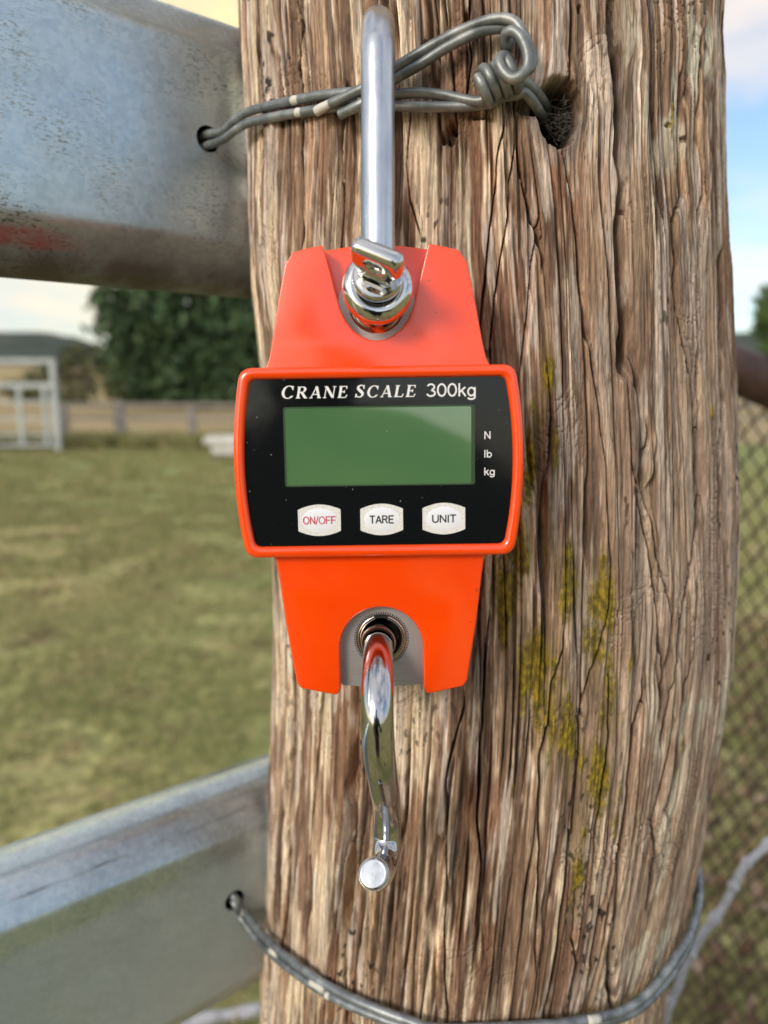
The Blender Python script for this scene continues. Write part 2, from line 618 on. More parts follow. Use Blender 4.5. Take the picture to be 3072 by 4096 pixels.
    # leaves
    for nm, c0, c1 in (('leaf_dark', (.018, .044, .020), (.078, .130, .052)),
                       ('leaf_mid', (.022, .048, .014), (.075, .12, .035)),
                       ('leaf_olive', (.05, .062, .026), (.13, .14, .06))):
        a = Mat(nm, c1, .6, 0, .3)
        g = a.n('ShaderNodeNewGeometry')
        v = a.coords((1, 1, 1), 'Object')
        f = a.noise(v, .7, 4, .6)
        c = a.ramp(f, [(.32, c0), (.68, c1)])
        rnd = a.ramp(g.outputs['Random Per Island'], [(0, .6), (1, 1.35)])
        a.color(a.mix(1.0, c, rnd, 'MULTIPLY'))
        M[nm] = a.m
    a = Mat('bark', (.12, .09, .07), .9); M['bark'] = a.m
    # ground
    a = Mat('paddock_ground', (.14, .14, .06), .95, 0, .15)
    v = a.coords()
    n1 = a.noise(v, .55, 5, .6)
    n2 = a.noise(v, 3.2, 5, .62, .3)
    n3 = a.noise(v, 17, 4, .6)
    c = a.ramp(n2, [(.24, (.155, .098, .058)), (.38, (.36, .28, .15)), (.50, (.225, .245, .085)), (.62, (.44, .38, .18)), (.78, (.55, .42, .28))])
    c2 = a.ramp(n1, [(.35, (.18, .24, .08)), (.62, (.42, .35, .165))])
    c = a.mix(.5, c, c2)
    c = a.mix(1.0, c, a.ramp(n3, [(.3, .45), (.7, 1.50)]), 'MULTIPLY')
    c = a.mix(a.ramp(a.noise(v, 2.3, 3, .5), [(.60, 0.0), (.70, .75)]), c, (.115, .075, .045))
    c = a.mix(a.ramp(a.noise(a.coords((1, 1, 1), rot=(0, 0, .7)), 1.1, 4, .6), [(.52, 0.0), (.70, .7)]), c, (.15, .19, .06))
    # far paddock beyond the fence dries to straw
    sep = a.n('ShaderNodeSeparateXYZ'); tc = a.n('ShaderNodeTexCoord')
    a.l(tc.outputs['Object'], sep.inputs['Vector'])
    far = a.ramp_y(sep.outputs['Y'], 17.2, 18.4) if hasattr(a, 'ramp_y') else None
    mr = a.n('ShaderNodeMapRange'); mr.inputs['From Min'].default_value = 17.0; mr.inputs['From Max'].default_value = 19.0
    a.l(sep.outputs['Y'], mr.inputs['Value'])
    straw = a.ramp(a.noise(v, .12, 5, .6), [(.3, (.30, .235, .12)), (.7, (.43, .34, .19))])
    c = a.mix(mr.outputs['Result'], c, straw)
    mr2 = a.n('ShaderNodeMapRange'); mr2.inputs['From Min'].default_value = 6.0; mr2.inputs['From Max'].default_value = 12.0
    mr2.inputs['To Max'].default_value = .55
    a.l(sep.outputs['Y'], mr2.inputs['Value'])
    mr3 = a.n('ShaderNodeMapRange'); mr3.inputs['From Min'].default_value = 17.0; mr3.inputs['From Max'].default_value = 16.5
    a.l(sep.outputs['Y'], mr3.inputs['Value'])
    gm = a.n('ShaderNodeMath', operation='MULTIPLY'); a.l(mr2.outputs['Result'], gm.inputs[0]); a.l(mr3.outputs['Result'], gm.inputs[1])
    c = a.mix(gm.outputs[0], c, (.225, .285, .105))
    a.color(c)
    a.bump(n3, .5, .03)
    M['ground'] = a.m
    a = Mat('grass_blades', (.11, .13, .045), .8, 0, .2)
    g = a.n('ShaderNodeNewGeometry')
    a.color(a.ramp(g.outputs['Random Per Island'], [(0, (.12, .155, .05)), (.4, (.21, .23, .08)), (.75, (.38, .32, .15)), (1, (.48, .37, .22))]))
    M['grass'] = a.m
    a = Mat('litter_leaf', (.25, .15, .09), .9)
    g = a.n('ShaderNodeNewGeometry')
    a.color(a.ramp(g.outputs['Random Per Island'], [(0, (.07, .04, .025)), (.4, (.22, .12, .06)), (.8, (.34, .22, .14)), (1, (.42, .33, .25))]))
    M['litter'] = a.m
    a = Mat('hill_scrub', (.07, .085, .07), .95, 0, .1)
    v = a.coords()
    a.color(a.ramp(a.noise(v, .035, 6, .65), [(.3, (.045, .062, .055)), (.6, (.085, .10, .085)), (.8, (.15, .15, .10))]))
    M['hill'] = a.m
    a = Mat('cobweb_fibre', (.16, .14, .125), .9); M['web'] = a.m
    a = Mat('nest_debris', (.10, .075, .06), .95)
    v = a.coords()
    a.color(a.ramp(a.noise(v, 500, 4), [(.3, (.02, .016, .013)), (.7, (.075, .058, .048))]))
    M['debris'] = a.m


make_materials()

# ------------------------------------------------------------------ setting: ground, hills
def grid_ground():
    xs = np.concatenate([[-900, -300, -100, -50], np.linspace(-25, 25, 101), [50, 100, 300, 900]])
    ys = np.concatenate([[-600, -100, -30], np.linspace(-8, 40, 97), [60, 90, 140, 250, 500, 1400]])
    X, Y = np.meshgrid(xs, ys)
    Z = .05 * fb(X * .35, Y * .35, 3, 3) * ss(1.0, 3.0, np.hypot(X, Y)) * ss(60, 30, np.abs(Y))
    Z += ss(70, 400, Y) * 3.0 * 0
    vs = np.stack([X, Y, Z], -1).reshape(-1, 3)
    nx, ny = len(xs), len(ys)
    fs = [(j * nx + i, j * nx + i + 1, (j + 1) * nx + i + 1, (j + 1) * nx + i) for j in range(ny - 1) for i in range(nx - 1)]
    me = bpy.data.meshes.new('ground')
    me.from_pydata(vs.tolist(), [], fs)
    return link('ground', me, M['ground'])


ground = tag(grid_ground(), 'open paddock of patchy green and straw coloured grass', kind='structure')


def hill_ridge(name, y0, prof, depth, mat, seed):
    xs = np.linspace(prof[0][0], prof[-1][0], 90)
    hs = np.interp(xs, [p[0] for p in prof], [p[1] for p in prof])
    rows = 14
    vs, fs = [], []
    for j in range(rows):
        t = j / (rows - 1)
        z = hs * math.sin(t * math.pi) ** .8 if 0 < t < 1 else hs * 0 - 1
        y = y0 + depth * t
        nz = 3.0 * fb(xs * .02 + 7, np.full_like(xs, y * .02), seed, 4) * (math.sin(t * math.pi))
        for i in range(len(xs)):
            vs.append((xs[i], y, z[i] + nz[i] * (hs[i] / 30 + .2)))
    n = len(xs)
    for j in range(rows - 1):
        for i in range(n - 1):
            fs.append((j * n + i, j * n + i + 1, (j + 1) * n + i + 1, (j + 1) * n + i))
    me = bpy.data.meshes.new(name)
    me.from_pydata(vs, [], fs)
    return tag(link(name, me, mat), kind='structure')


# distant ridge: low, dipping to the right of the left edge then climbing behind the big tree
hill_ridge('distant_hills', 420, [(-520, 30), (-330, 46), (-255, 44), (-232, 41), (-205, 30), (-186, 27), (-172, 29), (-150, 42), (-110, 56), (0, 60), (160, 48), (330, 40), (600, 20)], 260, M['hill'], 5)
sl = hill_ridge('dry_slope', 120, [(-150, 6), (-100, 7), (-70, 6.5), (-52, 5.0), (-44, 2.5), (-36, .3), (-20, .1)], 90, M['ground'], 9)

# ------------------------------------------------------------------ the post
PD = 0.412                                   # distance to the axis of the post
ROWS = [(0, 523, 1552), (150, 529, 1568), (300, 538, 1569), (430, 541, 1571), (630, 547, 1574), (760, 562, 1581), (1000, 580, 1588),
        (1250, 590, 1588), (1450, 592, 1580), (1620, 587, 1556), (1800, 575, 1523), (1950, 569, 1492), (2080, 561, 1454), (2212, 552, 1440)]
_e = {'l': [], 'r': []}
for y_, l_, r_ in ROWS:
    dl, dr = ray(l_, y_), ray(r_, y_)
    al, ar = math.atan2(dl[0], dl[1]), math.atan2(dr[0], dr[1])
    tang = PD * math.cos((ar - al) / 2)
    _e['l'].append((CAM_H + tang * dl[2] / math.hypot(dl[0], dl[1]), al))
    _e['r'].append((CAM_H + tang * dr[2] / math.hypot(dr[0], dr[1]), ar))
_z, _cx, _cy, _r = [], [], [], []
for zz in np.linspace(1.46, .93, 26):
    al = float(np.interp(zz, [q[0] for q in _e['l']][::-1], [q[1] for q in _e['l']][::-1]))
    ar = float(np.interp(zz, [q[0] for q in _e['r']][::-1], [q[1] for q in _e['r']][::-1]))
    c_, h_ = (al + ar) / 2, (ar - al) / 2
    _z.append(zz); _cx.append(PD * math.sin(c_)); _cy.append(PD * math.cos(c_)); _r.append(PD * math.sin(h_))
_z, _cx, _cy, _r = [np.array(q)[::-1] for q in (_z, _cx, _cy, _r)]
_z = np.concatenate([[-.3, .5], _z, [1.9]])
_cx, _cy, _r = [np.concatenate([[q[0], q[0]], q, [q[-1]]]) for q in (_cx, _cy, _r)]
_r[0] += .02; _r[1] += .008


def post_at(z):
    return np.interp(z, _z, _cx), np.interp(z, _z, _cy), np.interp(z, _z, _r)


def on_post(x, y, off=0.0):
    """where a sight line meets the post, off metres proud of it"""
    d = ray(x, y)
    z = CAM_H + .3 * d[2]
    for _ in range(12):
        cx, cy, r_ = [float(q) for q in post_at(z)]
        r_ += off
        a = d[0] ** 2 + d[1] ** 2
        b = -(d[0] * cx + d[1] * cy)
        c = cx * cx + cy * cy - r_ * r_
        disc = b * b - a * c
        t = (-b - math.sqrt(disc)) / a if disc > 0 else -b / a
        z = CAM_H + t * d[2]
    return Vector(ORG + d * t)


CRACKS = [  # traced splits: (points, half width, depth mm)
    ([(1325, 0), (1327, 60), (1336, 150), (1341, 230), (1335, 330), (1341, 400), (1336, 520), (1342, 600), (1352, 700), (1350, 790)], 13, 12),
    ([(1352, 790), (1362, 900), (1368, 1000), (1388, 1100), (1405, 1180), (1420, 1300), (1436, 1420), (1440, 1500)], 4.5, 4),
    ([(1480, 180), (1470, 300), (1478, 420), (1462, 470), (1470, 560), (1463, 620), (1478, 700), (1497, 820), (1515, 960), (1520, 1060), (1500, 1200), (1482, 1320), (1470, 1420), (1450, 1500), (1437, 1600)], 6, 6),
    ([(1120, 260), (1118, 330), (1130, 400), (1160, 500), (1172, 560)], 5, 5),
    ([(1090, 270), (1075, 340), (1068, 430), (1055, 520), (1048, 600), (1040, 700)], 3, 4.5),
    ([(1112, 300), (1100, 380), (1098, 460), (1082, 560), (1068, 640), (1060, 740), (1063, 800)], 3.5, 5),
    ([(1165, 470), (1150, 560), (1145, 640), (1136, 700), (1128, 760), (1120, 860), (1128, 960)], 3.5, 5),
    ([(1215, 330), (1240, 420), (1252, 520), (1258, 600), (1270, 700), (1290, 820), (1300, 900), (1312, 1000), (1316, 1100), (1325, 1220), (1318, 1320), (1300, 1400), (1275, 1480), (1255, 1560)], 4.5, 5),
    ([(1180, 800), (1190, 900), (1185, 1010), (1175, 1090), (1168, 1180), (1170, 1260)], 3, 4),
    ([(1400, 930), (1395, 1010), (1408, 1100), (1420, 1200), (1440, 1280), (1452, 1360)], 4, 4),
    ([(1395, 1500), (1372, 1600), (1362, 1700), (1355, 1800), (1345, 1900), (1340, 2000), (1330, 2080), (1335, 2212)], 6, 7),
    ([(1320, 1480), (1322, 1600), (1310, 1700), (1295, 1790), (1292, 1860)], 4, 5),
    ([(1220, 1400), (1195, 1480), (1185, 1580), (1170, 1640), (1168, 1760), (1170, 1840), (1165, 1960), (1160, 2080)], 4, 6),
    ([(1055, 1350), (1048, 1460), (1040, 1560), (1035, 1680), (1032, 1780), (1040, 1880), (1030, 2000)], 4.5, 6),
    ([(1000, 1540), (975, 1620), (960, 1700), (958, 1800), (962, 1900), (955, 2050), (965, 2212)], 3.5, 4.5),
    ([(1460, 1560), (1440, 1680), (1420, 1780), (1425, 1860), (1410, 1960)], 6, 6),
    ([(1510, 1280), (1500, 1400), (1478, 1520), (1462, 1640), (1450, 1760)], 5, 5),
    ([(650, 240), (648, 330), (655, 420), (650, 520), (640, 600), (628, 700)], 4, 4.5),
    ([(745, 200), (735, 300), (742, 420), (735, 540), (722, 640)], 3.5, 4.5),
    ([(560, 80), (562, 160), (566, 240), (572, 330)], 6, 4),
    ([(640, 0), (655, 60), (640, 140), (650, 210)], 4, 4),
    ([(880, 260), (872, 350), (880, 430), (900, 500)], 3, 4),
    ([(1015, 0), (1012, 60), (1020, 120), (1005, 200)], 4, 4.5),
    ([(1240, 0), (1238, 90), (1236, 150), (1230, 190)], 4, 4),
    ([(690, 1480), (680, 1600), (672, 1720), (660, 1840), (668, 1960)], 4, 3.5),
    ([(620, 1300), (632, 1450), (625, 1600), (612, 1740), (618, 1900), (600, 2080)], 4, 3.5),
    ([(760, 1560), (742, 1700), (745, 1850), (735, 2000), (742, 2212)], 3.5, 4),
    ([(1250, 1960), (1240, 2040), (1255, 2100), (1235, 2212)], 5, 5),
    ([(1560, 560), (1562, 700), (1570, 860), (1560, 1000), (1565, 1150)], 5, 4),
    ([(1520, 100), (1512, 260), (1522, 420), (1514, 560)], 4, 3.5),
]
PITS = [(972, 280, 14, 26, 9), (955, 292, 9, 14, 8), (982, 262, 10, 10, 6), (915, 92, 10, 16, 7), (1008, 22, 9, 12, 6), (1020, 55, 6, 16, 5), (1040, 250, 26, 8, 5),
        (1452, 268, 5, 6, 3), (1345, 395, 9, 14, 5), (1340, 350, 8, 12, 4), (1480, 300, 5, 8, 4), (1258, 15, 6, 10, 4), (1095, 205, 6, 6, 4)]
MOSS = [  # yellow-green moss beds on the wood, (x, y, half width, half height, strength)
    (1185, 800, 22, 80, .95), (1165, 900, 20, 90, .9), (1150, 1010, 26, 110, .95), (1195, 980, 20, 90, .8), (1120, 1180, 40, 90, 1.0), (1190, 1160, 22, 110, .75), (1100, 1290, 40, 120, 1.0),
    (1225, 1270, 34, 100, 1.05), (1300, 1290, 34, 100, 1.0), (1290, 1400, 30, 90, .95), (1170, 1430, 70, 130, .85), (1180, 1560, 36, 120, .95), (1230, 1600, 36, 110, .9),
    (1320, 1520, 26, 120, .8), (1300, 1690, 40, 90, 1.05), (1265, 1800, 22, 50, .9), (1255, 1890, 20, 60, .95), (1140, 1470, 30, 100, .7), (1245, 1960, 16, 40, .5), (870, 480, 16, 22, .5), (1370, 1390, 14, 80, .5)]


def build_post():
    zs = np.concatenate([np.linspace(-.3, .90, 8), np.linspace(.915, 1.525, 980), np.linspace(1.54, 1.88, 14)])
    ph = np.concatenate([np.linspace(-74, 88, 1060), np.linspace(90, 284, 62)])     # degrees about the axis, 0 = towards -Y
    ph = np.radians(ph)
    PH, Z = np.meshgrid(ph, zs)
    cx, cy, r = post_at(Z)
    nx_, ny_ = np.sin(PH), -np.cos(PH)
    S = PH * .125
    # position of the undisplaced surface as measured on the photograph: places splits, moss and pits on the wood
    X0, Y0, Z0 = cx + nx_ * r, cy + ny_ * r, Z - CAM_H
    t = Y0 * FW[1] + Z0 * FW[2]
    t = np.where(t > .02, t, .02)
    U = (X0 / t * FPX + 1536) / DS
    V = (2048 - (Y0 * UP[1] + Z0 * UP[2]) / t * FPX) / DS
    front = (np.abs(PH) < 1.55) & (Z > .9) & (Z < 1.53)
    U = np.where(front, U, -9999.)
    # grain flow: meanders, and the fibres part around the bored hole
    hx, hy = 1211, 238
    du, dv = (U - hx) / 60., (V - hy) / 95.
    rr = np.sqrt(du ** 2 + dv ** 2) + 1e-6
    push = np.where(front, np.exp(-(rr / 1.6) ** 2) * du / rr, 0)
    Sw = S - push * .0045 + .0060 * fb(S * 6, Z * 2.4, 11, 2) + .0008 * fb(S * 24, Z * 9, 12, 2)
    fan = np.where(front, np.exp(-((V - 420) / 190.) ** 2) * (U - 1120) / 300., 0)
    Sw = Sw + np.clip(fan, -1, 1) * (V - 420) / 190. * -.004
    # relief -------------------------------------------------------------
    h = -.0014 + .0050 * fb(S * 11, Z * 1.6, 21, 2)
    n1 = pn(Sw * 62, Z * 2.4, 31) + .30 * pn(Sw * 140, Z * 6, 32) + .08 * pn(Sw * 300, Z * 30, 34)
    h += .0016 * n1
    e1 = ss(-.25, .25, fb(S * 14, Z * 7, 33, 2))
    cr1 = np.exp(-np.abs(n1 / .052) ** 3) * e1
    h -= .0052 * cr1
    n2 = pn(Sw * 165, Z * 4.2, 41) + .35 * pn(Sw * 330, Z * 10, 42)
    e2 = ss(-.15, .3, fb(S * 22, Z * 12, 43, 2))
    cr2 = np.exp(-np.abs(n2 / .085) ** 3) * e2
    h += .0006 * n2 - .0032 * cr2
    n3 = fb(Sw * 520, Z * 11, 51, 3)
    h += .0009 * n3 + .0005 * fb(Sw * 950, Z * 40, 52, 2)
    n5 = pn(Sw * 95, Z * 1.9, 53) + .15 * pn(Sw * 260, Z * 8, 54)      # long drying cracks
    cr4 = np.exp(-np.abs(n5 / .042) ** 3) * ss(-.05, .25, fb(S * 17, Z * 6, 56, 2))
    h -= .0062 * cr4
    n4 = fb(Sw * 260, Z * 90, 55, 3)                       # crumbled cross grain
    crumb = ss(.05, .45, fb(S * 16, Z * 14, 57, 2)) * (.35 + .65 * ss(420, 250, V))
    h += .0017 * n4 * crumb
    step = np.floor(fb(Sw * 55, Z * 5, 58, 3) * 6) / 6.0     # lifted flakes
    h += .0011 * step
    # short checks across the fibres
    chk = pn(S * 75 + 3 * fb(S * 30, Z * 30, 48, 2), Z * 210 + 9 * fb(S * 18, Z * 8, 47, 2), 46)
    ce = ss(.12, .42, fb(S * 26, Z * 17, 49, 2))
    cr3 = np.exp(-(chk / .07) ** 2) * ce
    h -= .0009 * cr3
    # traced splits
    jit = 5 * fb(S * 90, Z * 40, 61, 3)
    crk = np.zeros_like(h); hc = np.zeros_like(h)
    for pts, wd, dp in CRACKS:
        ys = [p[1] for p in pts]; xs = [p[0] for p in pts]
        xc = np.interp(V, ys, xs) + jit
        env = ss(ys[0] - 40, ys[0] + 30, V) * ss(ys[-1] + 40, ys[-1] - 30, V)
        wloc = wd * .62 * (.55 + .8 * ss(-.4, .5, fb(S * 10 + wd, Z * 12, 63, 2)))
        k = np.exp(-np.abs((U - xc) / wloc) ** 3) * env
        hc += dp * .0017 * k
        h += .0009 * np.exp(-((U - xc - 3.0 * wd) / (2.2 * wd)) ** 2) * env
        crk = np.maximum(crk, k)
    rag = fb(S * 160, Z * 160, 65, 3)
    for px_, py_, a, b, dp in PITS:
        q = np.sqrt(((U - px_) / a) ** 2 + ((V - py_) / b) ** 2) + .5 * rag
        h -= dp * .001 * ss(1.15, .55, q)
    # bored hole with a ragged lip, wide below
    wide = 43 + 5 * ss(120, -20, V - hy)
    tall = np.where(V > hy, 74, 70)
    q = np.sqrt(((U - hx) / wide) ** 2 + ((V - hy) / tall) ** 2) + .15 * fb(S * 130, Z * 130, 66, 3)
    hole = ss(1.12, .88, q)
    slot = ss(1.15, .6, np.sqrt(((U - 1165) / 45.) ** 2 + ((V - 222) / 22.) ** 2) + .3 * rag)
    h -= .007 * slot * (1 - hole)
    h -= .004 * ss(1.2, .3, np.sqrt(((U - 1150) / 70.) ** 2 + ((V - 215) / 40.) ** 2))
    # albedo -------------------------------------------------------------
    def C(*c): return np.array(c)[None, None, :]
    def lerp(A, B, f): return A * (1 - f[..., None]) + B * f[..., None]
    brown, red, tan = C(.195, .134, .098), C(.245, .145, .095), C(.385, .292, .215)
    pale, silver, dark = C(.62, .54, .43), C(.52, .475, .44), C(.080, .060, .050)
    fibre = .24 * fb(Sw * 520, Z * 13, 78, 3) + .12 * fb(Sw * 1000, Z * 45, 79, 2) + .07 * fb(S * 200, Z * 110, 80, 2)
    base = lerp(np.broadcast_to(brown, h.shape + (3,)), tan, ss(-.28, .28, fb(Sw * 80, Z * 7, 71, 4) + .10 * n2 + fibre * 1.5))
    base = lerp(base, red, .75 * ss(.0, .4, fb(Sw * 30, Z * 7, 72, 3)))
    p1 = fibre + fb(Sw * 100, Z * 9, 73, 4) + .35 * fb(S * 12, Z * 6, 74, 2)
    left = ss(1250, 500, U) * .18 + ss(1350, 1750, V) * .10
    base = lerp(base, pale, .88 * ss(.12, .30, p1 + left * .9))
    p2 = .10 * ss(1180, 1420, U) + fibre * 1.3 + fb(Sw * 150, Z * 13, 75, 4) + .3 * fb(S * 15 + 5, Z * 6, 76, 2)
    base = lerp(base, silver, .80 * ss(.11, .26, p2))
    base = lerp(base, dark, .62 * ss(.08, .42, fb(Sw * 130, Z * 8, 77, 4) - fibre))
    base = base * (1 + .62 * n3[..., None]) * (1 + .6 * fb(Sw * 1000, Z * 30, 89, 2)[..., None]) * (1 - .16 * ss(1000, 1500, U) * ss(700, 300, np.abs(V - 1100)))[..., None]
    # right flank weathers greyer; a bleached lip runs down the main split
    grey = C(.345, .275, .225)
    base = lerp(base, grey * (1 + .5 * n3[..., None] + .35 * n2[..., None]), .62 * ss(1150, 1420, U) * ss(-.35, .25, fb(S * 12, Z * 3, 87, 3)))
    xm = np.interp(V, [0, 230, 330, 400, 520, 600, 700], [1311, 1326, 1320, 1324, 1318, 1326, 1336])
    base = lerp(base, C(.47, .455, .44), .75 * np.exp(-((U - xm) / 7.) ** 2) * ss(720, 600, V) * ss(-.2, .2, fibre + fb(S * 60, Z * 25, 88, 2)))
    # lichen, pale grey-green, mostly high and right
    li = fb(Sw * 90, Z * 24, 81, 3)
    lz = ss(1280, 1420, U) * ss(620, 100, V) + .7 * ss(1330, 1450, U) * ss(1200, 1500, V) + .4 * ss(1100, 1200, U) * ss(1850, 2050, V)
    base = lerp(base, C(.52, .53, .46), .8 * ss(.14, .30, li + fibre) * np.clip(lz, 0, 1))
    # black spots
    sp = fb(S * 330, Z * 160, 83, 2)
    base = lerp(base, C(.02, .018, .018), .9 * ss(.32, .42, sp) * ss(.1, .4, fb(S * 20, Z * 9, 84, 2)))
    base = lerp(base, C(.022, .02, .02), .92 * ss(.05, .22, fb(Sw * 160, Z * 22, 85, 3)) * np.exp(-((U - 563) / 12.) ** 2) * ss(30, 70, V) * ss(260, 170, V))
    # moss
    mo = np.zeros_like(h)
    for mx, my, a, b, s_ in MOSS:
        mo = np.maximum(mo, s_ * np.exp(-(((U - mx) / a) ** 2 + ((V - my) / b) ** 2)))
    mn = fb(Sw * 120, Z * 30, 91, 3)
    mm = ss(.50, .84, mo * .92 + .75 * mn + 1.5 * fibre + .35 * fb(Sw * 230, Z * 6, 95, 2) + .22 * fb(S * 500, Z * 300, 92, 2) + .18 * crk)
    film = .38 * ss(.18, .60, mo + .35 * fb(Sw * 150, Z * 6, 96, 3) + .8 * fibre)
    base = lerp(base, C(.16, .135, .045), film)
    mcol = lerp(np.broadcast_to(C(.130, .108, .012), h.shape + (3,)), C(.31, .25, .012), ss(-.3, .4, fb(S * 420, Z * 240, 93, 2)))
    base = lerp(base, mcol, .88 * mm)
    h += .0007 * mm + .0005 * mm * fb(S * 700, Z * 600, 94, 2)
    # hollow: old dusty dirt inside
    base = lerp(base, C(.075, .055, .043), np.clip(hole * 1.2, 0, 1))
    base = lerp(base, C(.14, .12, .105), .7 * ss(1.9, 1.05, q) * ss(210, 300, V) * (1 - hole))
    lum = base.mean(-1, keepdims=True)
    base = np.clip(np.clip(base * .97 + lum * .03, .004, 1) ** 1.12 * np.array([1.20, 1.10, 1.02]), .008, .8)
    h = np.where(front, h, .005 * fb(S * 11, Z * 1.6, 21, 2) + .003 * pn(Sw * 62, Z * 2.6, 31))
    # close the seam at the back
    rad = r + h
    # the big splits run in at a slant, between the radius and the depth of the post
    hc = np.where(front, np.minimum(hc, .022) * (1 - hole) + .038 * hole, 0)
    sx_, sy_ = -nx_ * .5, -ny_ * .5 + .5
    sl = np.hypot(sx_, sy_) + 1e-6
    VX = np.stack([cx + nx_ * rad + hc * sx_ / sl, cy + ny_ * rad + hc * sy_ / sl, Z], -1).reshape(-1, 3)
    nr, nc = Z.shape
    i, j = np.meshgrid(np.arange(nc), np.arange(nr - 1))
    i2 = (i + 1) % nc
    F = np.stack([j * nc + i, j * nc + i2, (j + 1) * nc + i2, (j + 1) * nc + i], -1).reshape(-1, 4)
    me = bpy.data.meshes.new('wooden_post')
    me.vertices.add(len(VX)); me.vertices.foreach_set('co', VX.ravel())
    me.loops.add(F.size); me.loops.foreach_set('vertex_index', F.ravel())
    me.polygons.add(len(F)); me.polygons.foreach_set('loop_start', np.arange(0, F.size, 4)); me.polygons.foreach_set('loop_total', np.full(len(F), 4))
    me.update(calc_edges=True)
    ca = me.attributes.new('wood', 'FLOAT_COLOR', 'POINT')
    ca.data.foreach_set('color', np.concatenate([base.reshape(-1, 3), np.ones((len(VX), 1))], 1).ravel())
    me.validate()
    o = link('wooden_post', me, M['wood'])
    # end grain on top
    mb = MB()
    k = np.arange(0, nc, 12)
    top = [VX[(nr - 1) * nc + q] + np.array([0, 0, -.002]) for q in k]
    mb.add(top, [tuple(range(len(top)))])
    mb.build('end_grain', M['timber'], o, False)
    return tag(o, 'thick weathered timber post with deep splits and yellow-green moss behind the orange scale', 'post')


post = build_post()

# ------------------------------------------------------------------ galvanised rails
RD = Vector((math.cos(R(38)), math.sin(R(38)), 0))      # along the rail, away to the right
RN = Vector((math.sin(R(38)), -math.cos(R(38)), 0))     # out of its front face
RP = Vector((-.071, .388, 0))


def rail_face(x, y):
    d = Vector(ray(x, y)); o = Vector(ORG)
    t = (RP - o).dot(RN) / d.dot(RN)
    return o + d * t


def make_rail(z0, z1, hole_px, label, paint):
    rad, th = .027, .056
    prof = []
    H = z1 - z0
    # folded section: flat face, sloping shoulders, rounded crown
    sec = [(0, .0225, .010), (-.0130, .0035, .014), (-.028, -.0015, .020), (-.043, .0035, .014), (-.056, .0225, .010)]
    pts = sec + [(a_, H - b_, r_) for a_, b_, r_ in reversed(sec)]
    prof = fillet(pts[::-1], 5)
    n = len(prof)
    # resample flat front with extra rows is not needed: it is flat
    inner = [((p[0] + th / 2) * .90 - th / 2, (p[1] - H / 2) * .96 + H / 2) for p in prof]
    base = empty('rail_tmp', (0, 0, 0)); bpy.data.objects.remove(base)
    L0, L1 = -1.9, .06
    vs, fs = [], []
    rows = [L0, -1.2, -.8, -.6, -.5, -.4, -.3, -.2, -.1, 0.0, L1]
    org = RP + Vector((0, 0, z0))
    dent = random.Random(3)
    for ring, pr in ((0, prof), (1, inner)):
        for s in rows:
            for p in pr:
                q = org + RD * s + RN * p[0] + Vector((0, 0, p[1]))
                vs.append(q)
    m = len(rows)
    for ring in (0, 1):
        b = ring * m * n
        for i in range(m - 1):
            for k in range(n):
                k2 = (k + 1) % n
                f = (b + i * n + k, b + i * n + k2, b + (i + 1) * n + k2, b + (i + 1) * n + k)
                fs.append(f if ring == 0 else f[::-1])
    for i in (0, m - 1):
        for k in range(n):
            k2 = (k + 1) % n
            f = (i * n + k, i * n + k2, m * n + i * n + k2, m * n + i * n + k)
            fs.append(f)
    mb = MB(); mb.add(vs, fs)
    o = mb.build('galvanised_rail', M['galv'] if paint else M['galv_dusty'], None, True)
    # drilled hole
    c = rail_face(*hole_px)
    cb = MB()
    rot = RN.to_track_quat('Y', 'Z').to_matrix().to_4x4()
    cb.lathe([(0.0001, -.02), (.0062, -.02), (.0062, .02), (.0001, .02)], Matrix.Translation(c) @ rot, 28)
    cut = cb.build('cutter')
    md = o.modifiers.new('hole', 'BOOLEAN'); md.object = cut; md.operation = 'DIFFERENCE'; md.solver = 'EXACT'
    dg = bpy.context.evaluated_depsgraph_get()
    me2 = bpy.data.meshes.new_from_object(o.evaluated_get(dg))
    o.modifiers.clear()
    o.data = me2
    me2.name = 'galvanised_rail'
    bpy.data.objects.remove(cut)
    sharp(me2, 30)
    return tag(o, label, 'rail'), c


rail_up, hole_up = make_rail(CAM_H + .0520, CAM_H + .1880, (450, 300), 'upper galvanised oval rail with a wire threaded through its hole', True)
rail_lo, hole_lo = make_rail(CAM_H - .3760, CAM_H - .2330, (507, 1945), 'lower galvanised oval rail with a dull dusty face, threaded by the lower tie wire', False)

# ------------------------------------------------------------------ tie wires
def c1(x, y): return ((900 + x / 1.106) / DS, (y / 1.106) / DS)          # read-offs from enlargements of the photograph
def c5(x, y): return ((1800 + x / 2.765) / DS, (y / 2.765) / DS)
def c4(x, y): return ((900 + x / 1.3825) / DS, (2600 + y / 1.3825) / DS)
def c3(x, y): return ((1900 + x / 1.386) / DS, (2500 + y / 1.386) / DS)


WR = .00192


